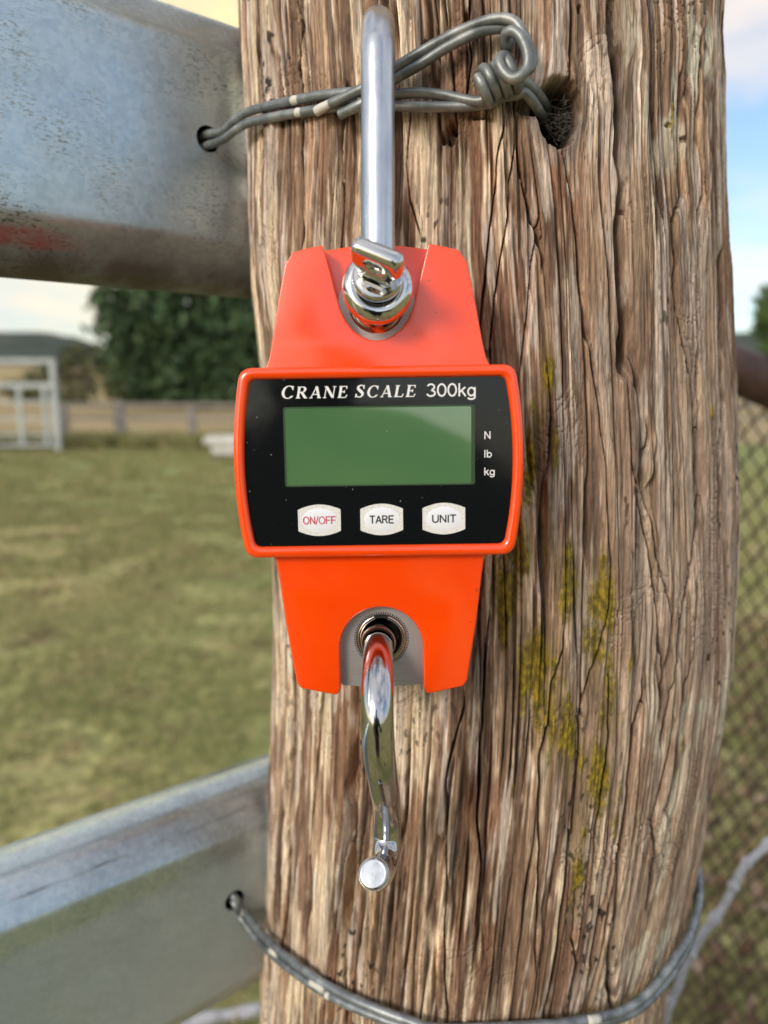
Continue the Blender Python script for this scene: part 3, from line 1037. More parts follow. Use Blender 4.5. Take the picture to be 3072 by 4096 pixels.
def upper_tie():
    root = empty('tie_wire', tuple(hole_up))
    tag(root, 'grey double tie wire knotted over the post above the orange scale', 'wire')
    inv = Matrix.Translation(-Vector(hole_up))
    def strand(pts, r=WR, sub=6, n=14):
        mb = MB(); mb.tube([inv @ Vector(p) for p in pts], r, n, True, sub)
        return mb.build('strand', M['wire'], root, True, 60)
    inside = hole_up - RN * .012 + RD * .004
    def pp(lst, f): return [on_post(*f(x, y), o * .001) for x, y, o in lst]
    A = [inside + Vector((0, 0, .0022)) - RD * .006, hole_up + Vector((0, 0, .002)) + RN * .001]
    def span(lst, end):
        out = []
        for x, y in lst:
            X, Yp = c1(x, y)
            f = (X - 450) / (end[0] - 450)
            out.append(Vector(at(X, Yp, hole_up.y - .002 + (end[1] - hole_up.y + .002) * f)))
        return out
    ea = on_post(*c1(300, 446), .0026)
    A += span([(-14, 583), (40, 535), (100, 497), (190, 470)], (c1(300, 446)[0], ea.y))
    A += pp([(300, 446, 2.6), (400, 426, 2.6), (500, 414, 2.6), (600, 408, 2.6), (760, 416, 2.6), (850, 410, 2.6), (960, 420, 2.8), (1060, 441, 3.5), (1130, 448, 4.5), (1190, 415, 5.5), (1260, 388, 4.5)], c1)
    A += pp([(800, 905, 3.5), (890, 960, 2.0)], c5) + pp([(980, 1050, -4), (1050, 1160, -12), (1080, 1260, -20)], c5)
    strand(A)
    B = [inside - Vector((0, 0, .0030)) - RD * .006, hole_up - Vector((0, 0, .0030)) + RN * .001]
    eb = on_post(*c1(300, 503), .0028)
    B += span([(-8, 617), (45, 578), (100, 546), (190, 522)], (c1(300, 503)[0], eb.y))
    B += pp([(300, 503, 2.8), (400, 487, 2.8), (500, 472, 2.8), (600, 465, 2.6), (760, 470, 2.6), (880, 472, 2.6), (980, 472, 2.6), (1070, 470, 2.4), (1150, 460, 2.4), (1230, 430, 2.4), (1290, 420, 3.0)], c1)
    B += pp([(810, 1020, 3.0), (890, 1090, 2.0), (960, 1190, -3), (1010, 1280, -12), (1040, 1340, -20)], c5)
    strand(B)
    # cut tails rise to the loop above the knot
    Cc = pp([(403, 494, 7.0), (450, 468, 7.0), (520, 436, 7.0), (605, 394, 6.8), (690, 342, 6.0), (760, 296, 5.2), (850, 240, 5.0), (950, 183, 5.0), (1050, 133, 5.2), (1150, 95, 6.0), (1225, 82, 7.0), (1285, 100, 8.0), (1325, 160, 9.0), (1350, 225, 9.0)], c1)
    Cc += pp([(915, 660, 9.0), (880, 760, 10.0), (790, 800, 12.0)], c5)
    # coils round the standing wires
    ax0, ax1 = on_post(*c5(700, 800), .0075), on_post(*c5(330, 985), .0065)
    axd = (ax1 - ax0)
    ln = axd.length; axd.normalize()
    side = (Vector((0, -1, 0)) - axd * axd.dot(Vector((0, -1, 0)))).normalized()
    oth = axd.cross(side)
    turns = 3.4
    for k in range(60):
        t = k / 59
        a = -2.0 + t * turns * 2 * math.pi
        rr = .0052 + .0006 * math.sin(t * 9)
        Cc.append(ax0 + axd * (ln * t) + (side * math.cos(a) + oth * math.sin(a)) * rr)
    strand(Cc, WR, 3)
    D = pp([(508, 508, 6.5), (560, 482, 6.5), (610, 456, 6.5), (690, 395, 5.0), (760, 344, 4.6), (860, 287, 4.6), (960, 222, 4.8), (1060, 168, 5.0), (1130, 138, 5.0), (1200, 126, 4.6), (1255, 122, 4.8), (1275, 150, 6.0), (1262, 175, 8.0)], c1)
    D += pp([(640, 520, 9.0), (610, 440, 11.0), (625, 370, 13.0), (690, 345, 14.5), (770, 400, 15.5), (830, 510, 16), (862, 640, 16.5), (845, 760, 16.5), (770, 850, 16.5), (680, 870, 16), (600, 810, 15.5), (550, 720, 15), (545, 655, 14), (590, 620, 12.0), (640, 650, 9.0), (690, 720, 6.0)], c5)
    strand(D)
    # bare zinc where the coating has flaked
    for f, x, y, dx, dy, o_, nm in ((c1, 403, 494, 60, -34, 7.0, 1), (c1, 300, 446, 26, -5, 2.6, 2), (c1, 318, 500, 22, -4, 2.8, 3)):
        mb = MB()
        p0, p1 = on_post(*f(x, y), o_ * .001 + .0006), on_post(*f(x + dx, y + dy), o_ * .001 + .0006)
        mb.tube([inv @ p0, inv @ ((p0 + p1) / 2 + Vector((0, -.0002, 0))), inv @ p1], lambda t: WR * (1.0 - .25 * abs(t - .3)), 10, True, 4)
        mb.build('bare_patch', M['flake'], root)
    return root


tie_up = upper_tie()


def lower_tie():
    root = empty('tie_wire', tuple(hole_lo))
    tag(root, 'bluish grey double tie wire looped round the post below the hook', 'wire')
    inv = Matrix.Translation(-Vector(hole_lo))
    fr = [(95, 1455, 9), (200, 1592, 4), (300, 1688, 3), (420, 1780, 2.6), (550, 1868, 2.6), (700, 1945, 2.6), (850, 2008, 2.6), (1000, 2062, 2.6), (1200, 2112, 2.6)]
    ri = [(420, 2225, 2.6), (650, 2192, 2.6), (800, 2160, 2.6), (900, 2108, 2.6), (1000, 2016, 2.8), (1090, 1900, 3.2), (1150, 1785, 3.4), (1180, 1680, 4.0), (1196, 1590, 5.0)]
    for k, (dx, dy, dz) in enumerate(((10, -16, 0), (-12, 18, .0004))):
        pts = [hole_lo - RN * .012 + Vector((0, 0, .002 - .004 * k)), hole_lo + RN * .001 + Vector((0, 0, .002 - .004 * k))]
        pts += [on_post(*c4(x + dx, y + dy), o * .001 + dz) for x, y, o in fr]
        q = -11 if k == 0 else 13
        pts += [on_post(*c3(x + q * min(1, max(0, (x - 500) / 300)), y + q), o * .001 + dz) for x, y, o in ri[:6]]
        # on round the side and back of the post, levelling out
        l2, last = pts[-2], pts[-1]
        def ang(p):
            cx, cy, r_ = [float(q_) for q_ in post_at(p.z)]
            return math.atan2(p.x - cx, -(p.y - cy)), math.hypot(p.x - cx, p.y - cy) - r_
        a1, o1 = ang(last); a2, _ = ang(l2)
        sl_ = (last.z - l2.z) / (a1 - a2)
        z = last.z
        for j in range(1, 13):
            st = R(9)
            z += .34 * sl_ * st * max(0, 1 - j / 6.5)
            a = a1 + st * j
            cx, cy, r_ = [float(q_) for q_ in post_at(z)]
            rr_ = r_ + o1 + .0012 * min(1, j / 4)
            pts.append(Vector((cx + math.sin(a) * rr_, cy - math.cos(a) * rr_, z)))
        mb = MB(); mb.tube([inv @ Vector(p) for p in pts], WR * 1.14, 14, True, 6)
        mb.build('strand', M['wire_blue'], root, True, 60)
    for x, y, dx, dy in ((70, 1425, 40, 48), (255, 1660, 30, 22), (475, 1835, 75, 44), (560, 1905, 20, 12)):
        mb = MB()
        p0, p1 = on_post(*c4(x, y), .0042), on_post(*c4(x + dx, y + dy), .0042)
        mb.tube([inv @ p0, inv @ p1], lambda t: WR * .95, 10, True, 4)
        mb.build('bare_patch', M['flake'], root)
    mb = MB(); p0, p1 = on_post(*c3(625, 2192), .0040), on_post(*c3(690, 2182), .0040)
    mb.tube([inv @ p0, inv @ p1], WR * 1.02, 10, True, 3); mb.build('bare_patch', M['flake'], root)
    return root


tie_lo = lower_tie()

# cobweb and nest debris in the bored hole
def cobweb():
    root = empty('cobweb', tuple(on_post(1216, 250, -.01)))
    tag(root, 'dusty cobweb with debris stuffed in the hole of the post', 'cobweb')
    org = Vector(root.location)
    mb = MB()
    rr = random.Random(5)
    for k in range(110):
        x, y = 1216 + rr.gauss(0, 17), 262 + rr.gauss(0, 24)
        p = on_post(x, y, -.006 - rr.random() * .012)
        q = on_post(x + rr.gauss(0, 16), y + rr.gauss(0, 16), -.006 - rr.random() * .010)
        m_ = (p + q) / 2 + Vector((rr.gauss(0, .0015), rr.gauss(0, .001), rr.gauss(0, .0015)))
        mb.tube([p - org, m_ - org, q - org], 0.00007 + rr.random() * .00007, 4, False, 4)
    o = mb.build('thread', M['web'], root); o['kind'] = 'stuff'
    bm = bmesh.new()
    bmesh.ops.create_icosphere(bm, subdivisions=4, radius=1)
    c = on_post(1222, 272, -.021) - org
    for v in bm.verts:
        d = v.co.copy()
        nse = 1 + .28 * math.sin(d.x * 9 + d.z * 5) * math.sin(d.z * 8 - d.y * 6) + .12 * math.sin(d.x * 23 + d.y * 17) * math.sin(d.z * 21)
        v.co = Vector((d.x * .0070, d.y * .006, d.z * .0085)) * nse + c
    me = bpy.data.meshes.new('debris'); bm.to_mesh(me); bm.free()
    link('debris', me, M['debris'], root)


cobweb()

# ------------------------------------------------------------------ the crane scale
MM = .001
SP = Vector(at(818, 998, .2438))
LEAN, ROLL = 3.0, .8
scale = empty('crane_scale', SP)
scale.rotation_mode = 'XYZ'
scale.matrix_world = Matrix.Translation(SP) @ Matrix.Rotation(R(-LEAN), 4, 'X') @ Matrix.Rotation(R(-ROLL), 4, 'Y')
tag(scale, 'orange hanging crane scale with black display panel in front of the timber post', 'scale')


def mm(poly): return [(x * MM, z * MM) for x, z in poly]


def mirror(right):
    """right half outline listed top to bottom -> closed polygon (clockwise)"""
    return right + [(-x, z, r_) for x, z, r_ in reversed(right)]


def arc_pts(cx, cz, r_, a0, a1, n):
    return [(cx + r_ * math.cos(R(a0 + (a1 - a0) * k / n)), cz + r_ * math.sin(R(a0 + (a1 - a0) * k / n)), 0) for k in range(n + 1)]


def housing():
    mb = MB()
    # upper lobe: two cheeks round a U shaped recess
    notch_r = [(17.9, 73.4, .6), (15.6, 64.5, 0), (13.6, 56.5, 0), (12.4, 52.2, 0), (10.6, 48.3, 0), (8.2, 45.1, 0), (5.2, 42.9, 0), (2.6, 41.8, 0), (0, 41.5, 0)]
    right = [(17.9, 73.4, .6), (23.0, 72.5, 0), (28.2, 71.2, 2.4), (31.0, 67.0, 2.0), (33.7, 54.5, 0), (36.2, 41.0, 0), (37.4, 35.6, 0), (38.3, 33.6, 0), (39.6, 31.0, 0), (39.6, 20, 0)]
    left = [(-x, z, r_) for x, z, r_ in reversed(right)]
    uu = [(-x, z, r_) for x, z, r_ in notch_r][1:] + list(reversed(notch_r))[1:-1]
    poly = fillet(right + left + uu, 5)
    slab(mb, mm(poly), 4.5 * MM, 19 * MM, 1.1 * MM, 4)
    # recess floor behind it, with the arched top
    top = [(-31.0, 66.0, 1.5), (-27.8, 70.6, 2.4), (-18, 73.6, 0), (-9, 74.9, 0), (0, 75.3, 0), (9, 74.9, 0), (18, 73.6, 0), (27.8, 70.6, 2.4), (31.0, 66.0, 1.5), (37.0, 33.0, 0), (37.0, 20, 0), (-37, 20, 0), (-37, 33, 0)]
    slab(mb, mm(fillet(top, 4)), 12.5 * MM, 27.5 * MM, .9 * MM, 3)
    # ribs beside the recess walls
    # lower lobe with its open slot
    right = [(40.0, -20, 0), (40.0, -31.5, 0), (38.2, -33.4, 0), (37.2, -34.8, 0), (36.2, -42, 0), (34.4, -58, 0), (31.1, -80.2, 1.8), (29.6, -82.3, 1.8), (16.4, -85.1, 1.6), (15.1, -82.8, 1.2), (15.1, -67.5, 0)]
    ar = arc_pts(0, -67.5, 15.1, 0, 180, 28)[1:-1]
    left = [(-x, z, r_) for x, z, r_ in reversed(right)]
    poly = fillet(right + ar + left, 5)
    slab(mb, mm(poly), 4.5 * MM, 27.5 * MM, 1.0 * MM, 4)
    # middle block behind the display surround
    mid = [(43.6, 30.6, 6), (47.6, 16, 0), (48.2, 2, 0), (47.4, -14, 0), (43.8, -31, 6)]
    slab(mb, mm(fillet(mirror(mid), 6)), 3.0 * MM, 27.3 * MM, .5 * MM, 2)
    return mb.build('housing', M['orange'], scale, True, 50)


housing()


def barrel(w0, wm, w1, z0, z1, rc, n=22, zm=2.0, keep=5.2):
    """barrel outline: half widths at top / bulge / bottom"""
    pts = []
    pts.append((w0, z0, rc))
    for k in range(1, n):
        z = z0 + (z1 - z0) * k / n
        if min(k, n - k) < 3:
            continue
        # quadratic through three points
        a = ((z - zm) * (z - z1)) / ((z0 - zm) * (z0 - z1)); b = ((z - z0) * (z - z1)) / ((zm - z0) * (zm - z1)); c = ((z - z0) * (z - zm)) / ((z1 - z0) * (z1 - zm))
        pts.append((w0 * a + wm * b + w1 * c, z, 0))
    pts.append((w1, z1, rc))
    return mirror(pts)


def surround():
    out = fillet(barrel(46.9, 50.1, 46.9, 32.6, -33.1, 5.2), 10)
    inn = fillet(barrel(43.5, 46.3, 43.5, 28.6, -29.1, 5.2 * .55), 10)
    n = len(out)
    prof = [(0, 6.0), (-.012, 3.0), (0.0, 1.7)] + [(.5 - .5 * math.cos(math.pi * k / 10), 1.7 - 2.3 * math.sin(math.pi * k / 10) ** .8) for k in range(1, 10)] + [(1.0, 1.3), (1.01, 2.6)]
    vs, fs = [], []
    for f_, y in prof:
        for (ox, oz), (ix, iz) in zip(out, inn):
            vs.append(((ox + (ix - ox) * f_) * MM, y * MM, (oz + (iz - oz) * f_) * MM))
    for i in range(len(prof) - 1):
        for k in range(n):
            k2 = (k + 1) % n
            fs.append((i * n + k, i * n + k2, (i + 1) * n + k2, (i + 1) * n + k))
    mb = MB(); mb.add(vs, fs)
    return mb.build('display_surround', M['orange'], scale, True, 60)


surround()
mb = MB()
slab(mb, mm(fillet(barrel(43.6, 46.5, 43.6, 28.8, -29.3, 2.4), 6)), 1.25 * MM, 3.0 * MM)
panel = mb.build('front_panel', M['panel'], scale, False)
PY = 1.25


def rrect(x0, x1, z0, z1, r_): return fillet([(x0, z0, r_), (x1, z0, r_), (x1, z1, r_), (x0, z1, r_)], 5)


mb = MB(); slab(mb, mm(rrect(-32.6, 33.3, -8.3, 19.2, 1.0)), (PY - .03) * MM, (PY + .5) * MM)
screen = mb.build('screen', M['lcd_edge'], panel, False)
mb = MB(); slab(mb, mm(rrect(-31.9, 32.0, -7.8, 18.6, .8)), (PY - .05) * MM, (PY + .5) * MM)
mb.build('lcd_area', M['lcd'], panel, False)


def oval(cx, cz, rx, rz, a0=0, a1=360, n=28):
    return [(cx + rx * math.cos(R(a0 + (a1 - a0) * k / n)), cz + rz * math.sin(R(a0 + (a1 - a0) * k / n))) for k in range(n + 1)]


# centre lines of plain sans letters in a box one capital high: (advance, strokes)
SANS = {
    '3': (.62, [oval(.28, .745, .20, .205, 165, -62, 18) + oval(.28, .27, .235, .22, 75, -168, 20)]),
    '0': (.62, [oval(.30, .5, .235, .45)]),
    'k': (.54, [[(.10, 0), (.10, 1)], [(.46, .70), (.12, .33)], [(.235, .45), (.48, .0)]]),
    'g': (.60, [oval(.28, .345, .20, .30), [(.485, .68), (.485, -.06)] + oval(.275, -.07, .21, .15, 0, -165, 12)]),
    'N': (.76, [[(.10, 0), (.10, 1)], [(.10, .95), (.63, .05)], [(.63, 0), (.63, 1)]]),
    'l': (.24, [[(.10, 0), (.10, 1)]]),
    'b': (.60, [[(.10, 0), (.10, 1)], oval(.31, .345, .20, .30)]),
    'O': (.82, [oval(.40, .5, .34, .455)]),
    '/': (.34, [[(.02, -.02), (.28, 1.02)]]),
    'F': (.64, [[(.10, 0), (.10, 1)], [(.10, .955), (.60, .955)], [(.10, .51), (.54, .51)]]),
    'T': (.66, [[(.32, 0), (.32, 1)], [(.02, .955), (.62, .955)]]),
    'A': (.72, [[(.05, 0), (.36, .97)], [(.67, 0), (.36, .97)], [(.17, .32), (.55, .32)]]),
    'R': (.72, [[(.10, 0), (.10, 1)], [(.10, .955), (.38, .955)] + oval(.38, .74, .21, .215, 90, -90, 14) + [(.10, .525)], [(.38, .52), (.62, 0)]]),
    'E': (.66, [[(.10, 0), (.10, 1)], [(.10, .955), (.60, .955)], [(.10, .51), (.56, .51)], [(.10, .045), (.61, .045)]]),
    'U': (.74, [[(.10, 1), (.10, .33)] + oval(.365, .33, .265, .285, 180, 360, 16) + [(.63, .33), (.63, 1)]]),
    'I': (.24, [[(.11, 0), (.11, 1)]]),
}


def text(s, x, z, h, width, mat, parent, name, y=PY - .035, wt=.11):
    """flat sans lettering: baseline at (x, z), capitals h tall, stretched to the width"""
    total = sum(SANS[c][0] for c in s) - .12
    kx = width / total
    mb = MB(); cx = -.05; lay = 0
    ww = wt * h
    for ch in s:
        for st in SANS[ch][1]:
            lay += 1
            yy = (y - .0012 * (lay % 20)) * MM
            P = [Vector((x + (cx + u) * kx, z + v * h)) for u, v in st]
            closed = (P[0] - P[-1]).length < 1e-6
            vs, fs = [], []
            for j, p in enumerate(P):
                a = P[j - 1] if j else (P[-2] if closed else P[0])
                b = P[j + 1] if j + 1 < len(P) else (P[1] if closed else P[-1])
                t1 = (p - a).normalized() if (p - a).length > 1e-9 else (b - p).normalized()
                t2 = (b - p).normalized() if (b - p).length > 1e-9 else t1
                t_ = (t1 + t2).normalized()
                n_ = Vector((-t_.y, t_.x)) * ww / 2 / max(.5, t_.dot(t1))
                for sg in (1, -1):
                    q = p + n_ * sg
                    vs.append((q.x * MM, yy, q.y * MM))
            for j in range(len(P) - 1):
                fs.append((2 * j, 2 * j + 1, 2 * j + 3, 2 * j + 2))
            mb.add(vs, fs)
        cx += SANS[ch][0]
    return link(name, mb.mesh(name), mat, parent, False)


# serif italic capitals, built from thick and thin strokes with slab serifs
def serif_text(word, x, z, h, width, mat, parent, name, sizes=None):
    TK, TN, SE = .20, .085, .075
    out = []

    def quad(a, b, w_): out.append(('s', a, b, w_))
    def curve(pts): out.append(('c', pts))
    G = {}
    G['A'] = (.92, [('s', (.12, .0), (.47, 1.0), TN), ('s', (.46, 1.0), (.80, 0), TK), ('s', (.24, .33), (.68, .33), TN), ('h', (.0, 0), (.26, 0)), ('h', (.64, 0), (.95, 0))])
    G['N'] = (.98, [('s', (.14, 0), (.14, 1), TN), ('s', (.16, .97), (.80, .03), TK), ('s', (.82, 0), (.82, 1), TN), ('h', (.0, 0), (.28, 0)), ('h', (.0, 1), (.26, 1)), ('h', (.68, 1), (.96, 1))])
    G['E'] = (.78, [('s', (.18, 0), (.18, 1), TK), ('h', (.02, 0), (.70, 0)), ('h', (.02, 1), (.66, 1)), ('s', (.18, .52), (.50, .52), TN), ('s', (.50, .40), (.50, .64), TN), ('s', (.68, .02), (.74, .26), TN), ('s', (.65, .98), (.65, .76), TN)])
    G['L'] = (.76, [('s', (.18, 0), (.18, 1), TK), ('h', (.02, 0), (.68, 0)), ('h', (.02, 1), (.36, 1)), ('s', (.66, .02), (.73, .28), TN)])
    def ell(cx, cz, rx, rz, a0, a1, w0, w1, n=18):
        pts = []
        for k in range(n + 1):
            a = R(a0 + (a1 - a0) * k / n)
            wv = w0 + (w1 - w0) * abs(math.cos(a)) ** 1.5
            pts.append(((cx + rx * math.cos(a), cz + rz * math.sin(a)), wv))
        return pts
    G['C'] = (.92, [('c', ell(.50, .5, .40, .48, 42, 318, TN * .8, TK * 1.05)), ('s', (.80, .98), (.80, .66), TN), ('s', (.79, .14), (.86, .22), TN)])
    G['R'] = (.92, [('s', (.18, 0), (.18, 1), TK), ('h', (.02, 0), (.38, 0)), ('s', (.02, 1 - SE / 2), (.44, 1 - SE / 2), SE), ('c', ell(.42, .745, .25, .222, 90, -90, TN * .7, TK)), ('s', (.18, .50), (.46, .52), TN), ('s', (.42, .52), (.80, .02), TK), ('h', (.70, 0), (.94, 0))])
    G['S'] = (.72, [('c', [((.60, .74), TN), ((.57, .88), TN), ((.46, .955), TN), ((.31, .955), TN * 1.2), ((.18, .87), TK * .8), ((.17, .72), TK), ((.29, .59), TK), ((.44, .47), TK * 1.1), ((.57, .34), TK), ((.58, .19), TK * .85), ((.47, .07), TN * 1.3), ((.31, .04), TN), ((.17, .10), TN), ((.10, .27), TN)]), ('s', (.10, .30), (.085, .02), TN), ('s', (.60, .98), (.61, .68), TN)])
    adv = []
    for i, ch in enumerate(word):
        s = (sizes[i] if sizes else 1.0)
        adv.append((.42 if ch == ' ' else G[ch][0] + .19) * s)
    total = sum(adv) - .19
    kx = width / (total + .16)
    mb = MB()
    cx = 0
    lay = 0
    for i, ch in enumerate(word):
        s = (sizes[i] if sizes else 1.0)
        if ch != ' ':
            for item in G[ch][1]:
                lay += 1
                yy = (PY - .03 - .0012 * (lay % 24)) * MM
                if item[0] in 'sh':
                    a, b = Vector(item[1]), Vector(item[2])
                    if item[0] == 'h':
                        off = SE / 2 if a.y == 0 else -SE / 2
                        a = a + Vector((0, off)); b = b + Vector((0, off)); wv = SE
                        steep = False
                    else:
                        wv = item[3]
                        steep = abs(b.y - a.y) > abs(b.x - a.x)
                    # strokes end level with the baseline and cap line
                    if steep:
                        n_ = Vector((wv / 2 * min(1.5, (b - a).length / max(abs(b.y - a.y), .01)), 0))
                    else:
                        n_ = Vector((0, wv / 2))
                    q = [a - n_, b - n_, b + n_, a + n_]
                    P = [((cx + p.x * s + .18 * p.y * s), p.y * s) for p in q]
                    mb.add([((x + u * kx) * MM, yy, (z + v * h) * MM) for u, v in P], [(0, 1, 2, 3)])
                else:
                    pts = item[1]
                    vs, fs = [], []
                    for j, (p, wv) in enumerate(pts):
                        a = Vector(pts[max(j - 1, 0)][0]); b = Vector(pts[min(j + 1, len(pts) - 1)][0])
                        t_ = (b - a).normalized(); n_ = Vector((-t_.y, t_.x)) * wv / 2
                        for sg in (1, -1):
                            q = Vector(p) + n_ * sg
                            vs.append(((x + (cx + q.x * s + .18 * q.y * s) * kx) * MM, yy, (z + q.y * s * h) * MM))
                    for j in range(len(pts) - 1):
                        fs.append((2 * j, 2 * j + 1, 2 * j + 3, 2 * j + 2))
                    mb.add(vs, fs)
        cx += adv[i]
    me = mb.mesh(name)
    return link(name, me, mat, parent, False)


text('300kg', 16.9, 22.0, 4.45, 16.6, M['print'], panel, 'lettering', wt=.13)
text('N', 36.55, 7.35, 2.65, 2.1, M['print'], panel, 'lettering', wt=.14)
text('lb', 36.55, 1.0, 2.6, 2.45, M['print'], panel, 'lettering', wt=.14)
text('kg', 36.55, -5.15, 2.6, 3.55, M['print'], panel, 'lettering', wt=.14)
serif_text('CRANE SCALE', -33.2, 22.05, 4.0, 46.6, M['print'], panel, 'lettering', [1.08, 1, 1, 1, 1, 1, 1.08, 1, 1, 1, 1])

for bx, word, mat, tw, dz in ((-21.0, 'ON/OFF', 'red', 11.2, 0), (.75, 'TARE', 'black', 8.2, 0.0), (22.45, 'UNIT', 'black', 8.2, 0.0)):
    zc = -20.1
    hw, hh, sh = 7.45, 5.55, 3.75
    pl = []
    for k in range(15):
        t = -1 + 2 * k / 14
        pl.append((bx + t * hw, zc + sh + (hh - sh) * math.cos(t * math.pi / 2) ** .9))
    pl += [(2 * bx - x_, 2 * zc - z_) for x_, z_ in pl]
    mb = MB(); slab(mb, mm(pl), (PY - .10) * MM, (PY + .3) * MM)
    b = mb.build('button', M['silver'], scale, False)
    b['label'] = {'ON/OFF': 'white button lettered ON/OFF in red', 'TARE': 'white button lettered TARE in black', 'UNIT': 'white button lettered UNIT in black'}[word]
    el = [(bx + 6.25 * math.cos(R(a)), zc + 4.25 * math.sin(R(a))) for a in range(0, 360, 8)]
    # slightly domed membrane
    vs = [(bx * MM, (PY - .42) * MM, zc * MM)]; fs = []
    for ring, (f_, y_) in enumerate(((.5, .39), (.8, .30), (1.0, .12))):
        for x_, z_ in el:
            vs.append(((bx + (x_ - bx) * f_) * MM, (PY - y_) * MM, (zc + (z_ - zc) * f_) * MM))
    n = len(el)
    for k in range(n):
        fs.append((0, 1 + (k + 1) % n, 1 + k))
        for ring in range(2):
            a_, c_ = 1 + ring * n, 1 + (ring + 1) * n
            fs.append((a_ + k, a_ + (k + 1) % n, c_ + (k + 1) % n, c_ + k))
    mb = MB(); mb.add(vs, fs); mb.build('key_pad', M['button'], b)
    text(word, bx - tw / 2, zc - 1.32, 2.72, tw, M[mat], b, 'lettering', y=PY - .47, wt=.165 if mat == 'black' else .125)


# load cell faces seen in the two recesses
def bored_plate(name, poly_outer, cx, cz, rb, y0, y1, depth):
    """outline with a round bore, given thickness"""
    no = 72
    out = []
    for k in range(no):
        a = 2 * math.pi * k / no
        # ray cast from bore centre to the outline
        d = Vector((math.cos(a), math.sin(a)))
        best = None
        for i in range(len(poly_outer)):
            p, q = Vector(poly_outer[i]), Vector(poly_outer[(i + 1) % len(poly_outer)])
            e = q - p
            den = d.x * e.y - d.y * e.x
            if abs(den) < 1e-9: continue
            w_ = p - Vector((cx, cz))
            t = (w_.x * e.y - w_.y * e.x) / den
            u = (w_.x * d.y - w_.y * d.x) / den
            if t > 0 and -1e-6 <= u <= 1 + 1e-6 and (best is None or t < best): best = t
        out.append((cx + d.x * best, cz + d.y * best))
    inn = [(cx + rb * math.cos(2 * math.pi * k / no), cz + rb * math.sin(2 * math.pi * k / no)) for k in range(no)]
    vs, fs = [], []
    for pl, y in ((out, y1), (out, y0), (inn, y0), (inn, y0 + depth)):
        vs += [(x_ * MM, y * MM, z_ * MM) for x_, z_ in pl]
    for r_ in range(3):
        for k in range(no):
            k2 = (k + 1) % no
            fs.append((r_ * no + k, r_ * no + k2, (r_ + 1) * no + k2, (r_ + 1) * no + k))
    mb = MB(); mb.add(vs, fs)
    return mb.build(name, M['alu'], scale, True, 30)


def c_clip(parent, cx, cz, rad, y, gap_deg, wr, mid):
    pts = []
    for k in range(41):
        a = R(mid + gap_deg / 2 + (360 - gap_deg) * k / 40)
        pts.append((( cx + rad * math.cos(a)) * MM, y * MM, (cz + rad * math.sin(a)) * MM))
    mb = MB(); mb.tube(pts, wr * MM, 10)
    return mb.build('snap_ring', M['spring'], parent, True, 50)


def sleeve(parent, cx, cz, r0, r1, y0, y1):
    mb = MB()
    mb.lathe([(r1 * MM, y1 * MM), (r1 * MM, y0 * MM), (r0 * MM, y0 * MM), (r0 * MM, y1 * MM)], Matrix.Translation((cx * MM, 0, cz * MM)), 48)
    return mb.build('bore_sleeve', M['dark_steel'], parent, True, 40)


def knurl(parent, cx, cz, rad, y):
    mb = MB()
    for k in range(72):
        a = 2 * math.pi * k / 72
        Mx = Matrix.Rotation(-a, 3, 'Y')
        mb.box(((cx + rad * math.cos(a)) * MM, y * MM, (cz + rad * math.sin(a)) * MM), (.7 * MM, .10 * MM, .42 * MM), Mx)
    o = mb.build('knurled_rim', M['spring'], parent, False)
    o['kind'] = 'stuff'
    return o


lowpoly = arc_pts(0, -67.5, 15.6, 0, 180, 30)
lowpoly = [(x_, z_) for x_, z_, _ in lowpoly] + [(-15.6, -82.6), (-8, -83.3), (0, -83.6), (8, -83.3), (15.6, -82.6)]
lp = bored_plate('load_cell_face', lowpoly, 0, -65.3, 9.3, 9.0, 22.0, 10)
c_clip(lp, 0, -65.3, 8.3, 9.6, 34, .95, 90)
knurl(lp, 0, -65.3, 9.75, 8.95)
sleeve(lp, 0, -65.3, 7.2, 9.25, 11.5, 20)
mb = MB(); mb.lathe([(7.3 * MM, 19 * MM), (.0001, 19 * MM)], Matrix.Translation((0, 0, -65.3 * MM)), 32); mb.build('bore_end', M['dark_steel'], lp)
uppoly = [(13.4 * math.cos(R(a)), 54.6 + 13.4 * math.sin(R(a))) for a in range(0, 360, 6)]
upp = bored_plate('load_cell_face', uppoly, 0, 54.6, 9.9, 11.0, 16.0, 10)
c_clip(upp, 0, 54.6, 8.9, 11.3, 30, .9, 272)
sleeve(upp, 0, 54.6, 7.6, 9.85, 13, 21)
mb = MB(); mb.lathe([(7.7 * MM, 20.5 * MM), (.0001, 20.5 * MM)], Matrix.Translation((0, 0, 54.6 * MM)), 32); mb.build('bore_end', M['dark_steel'], upp)


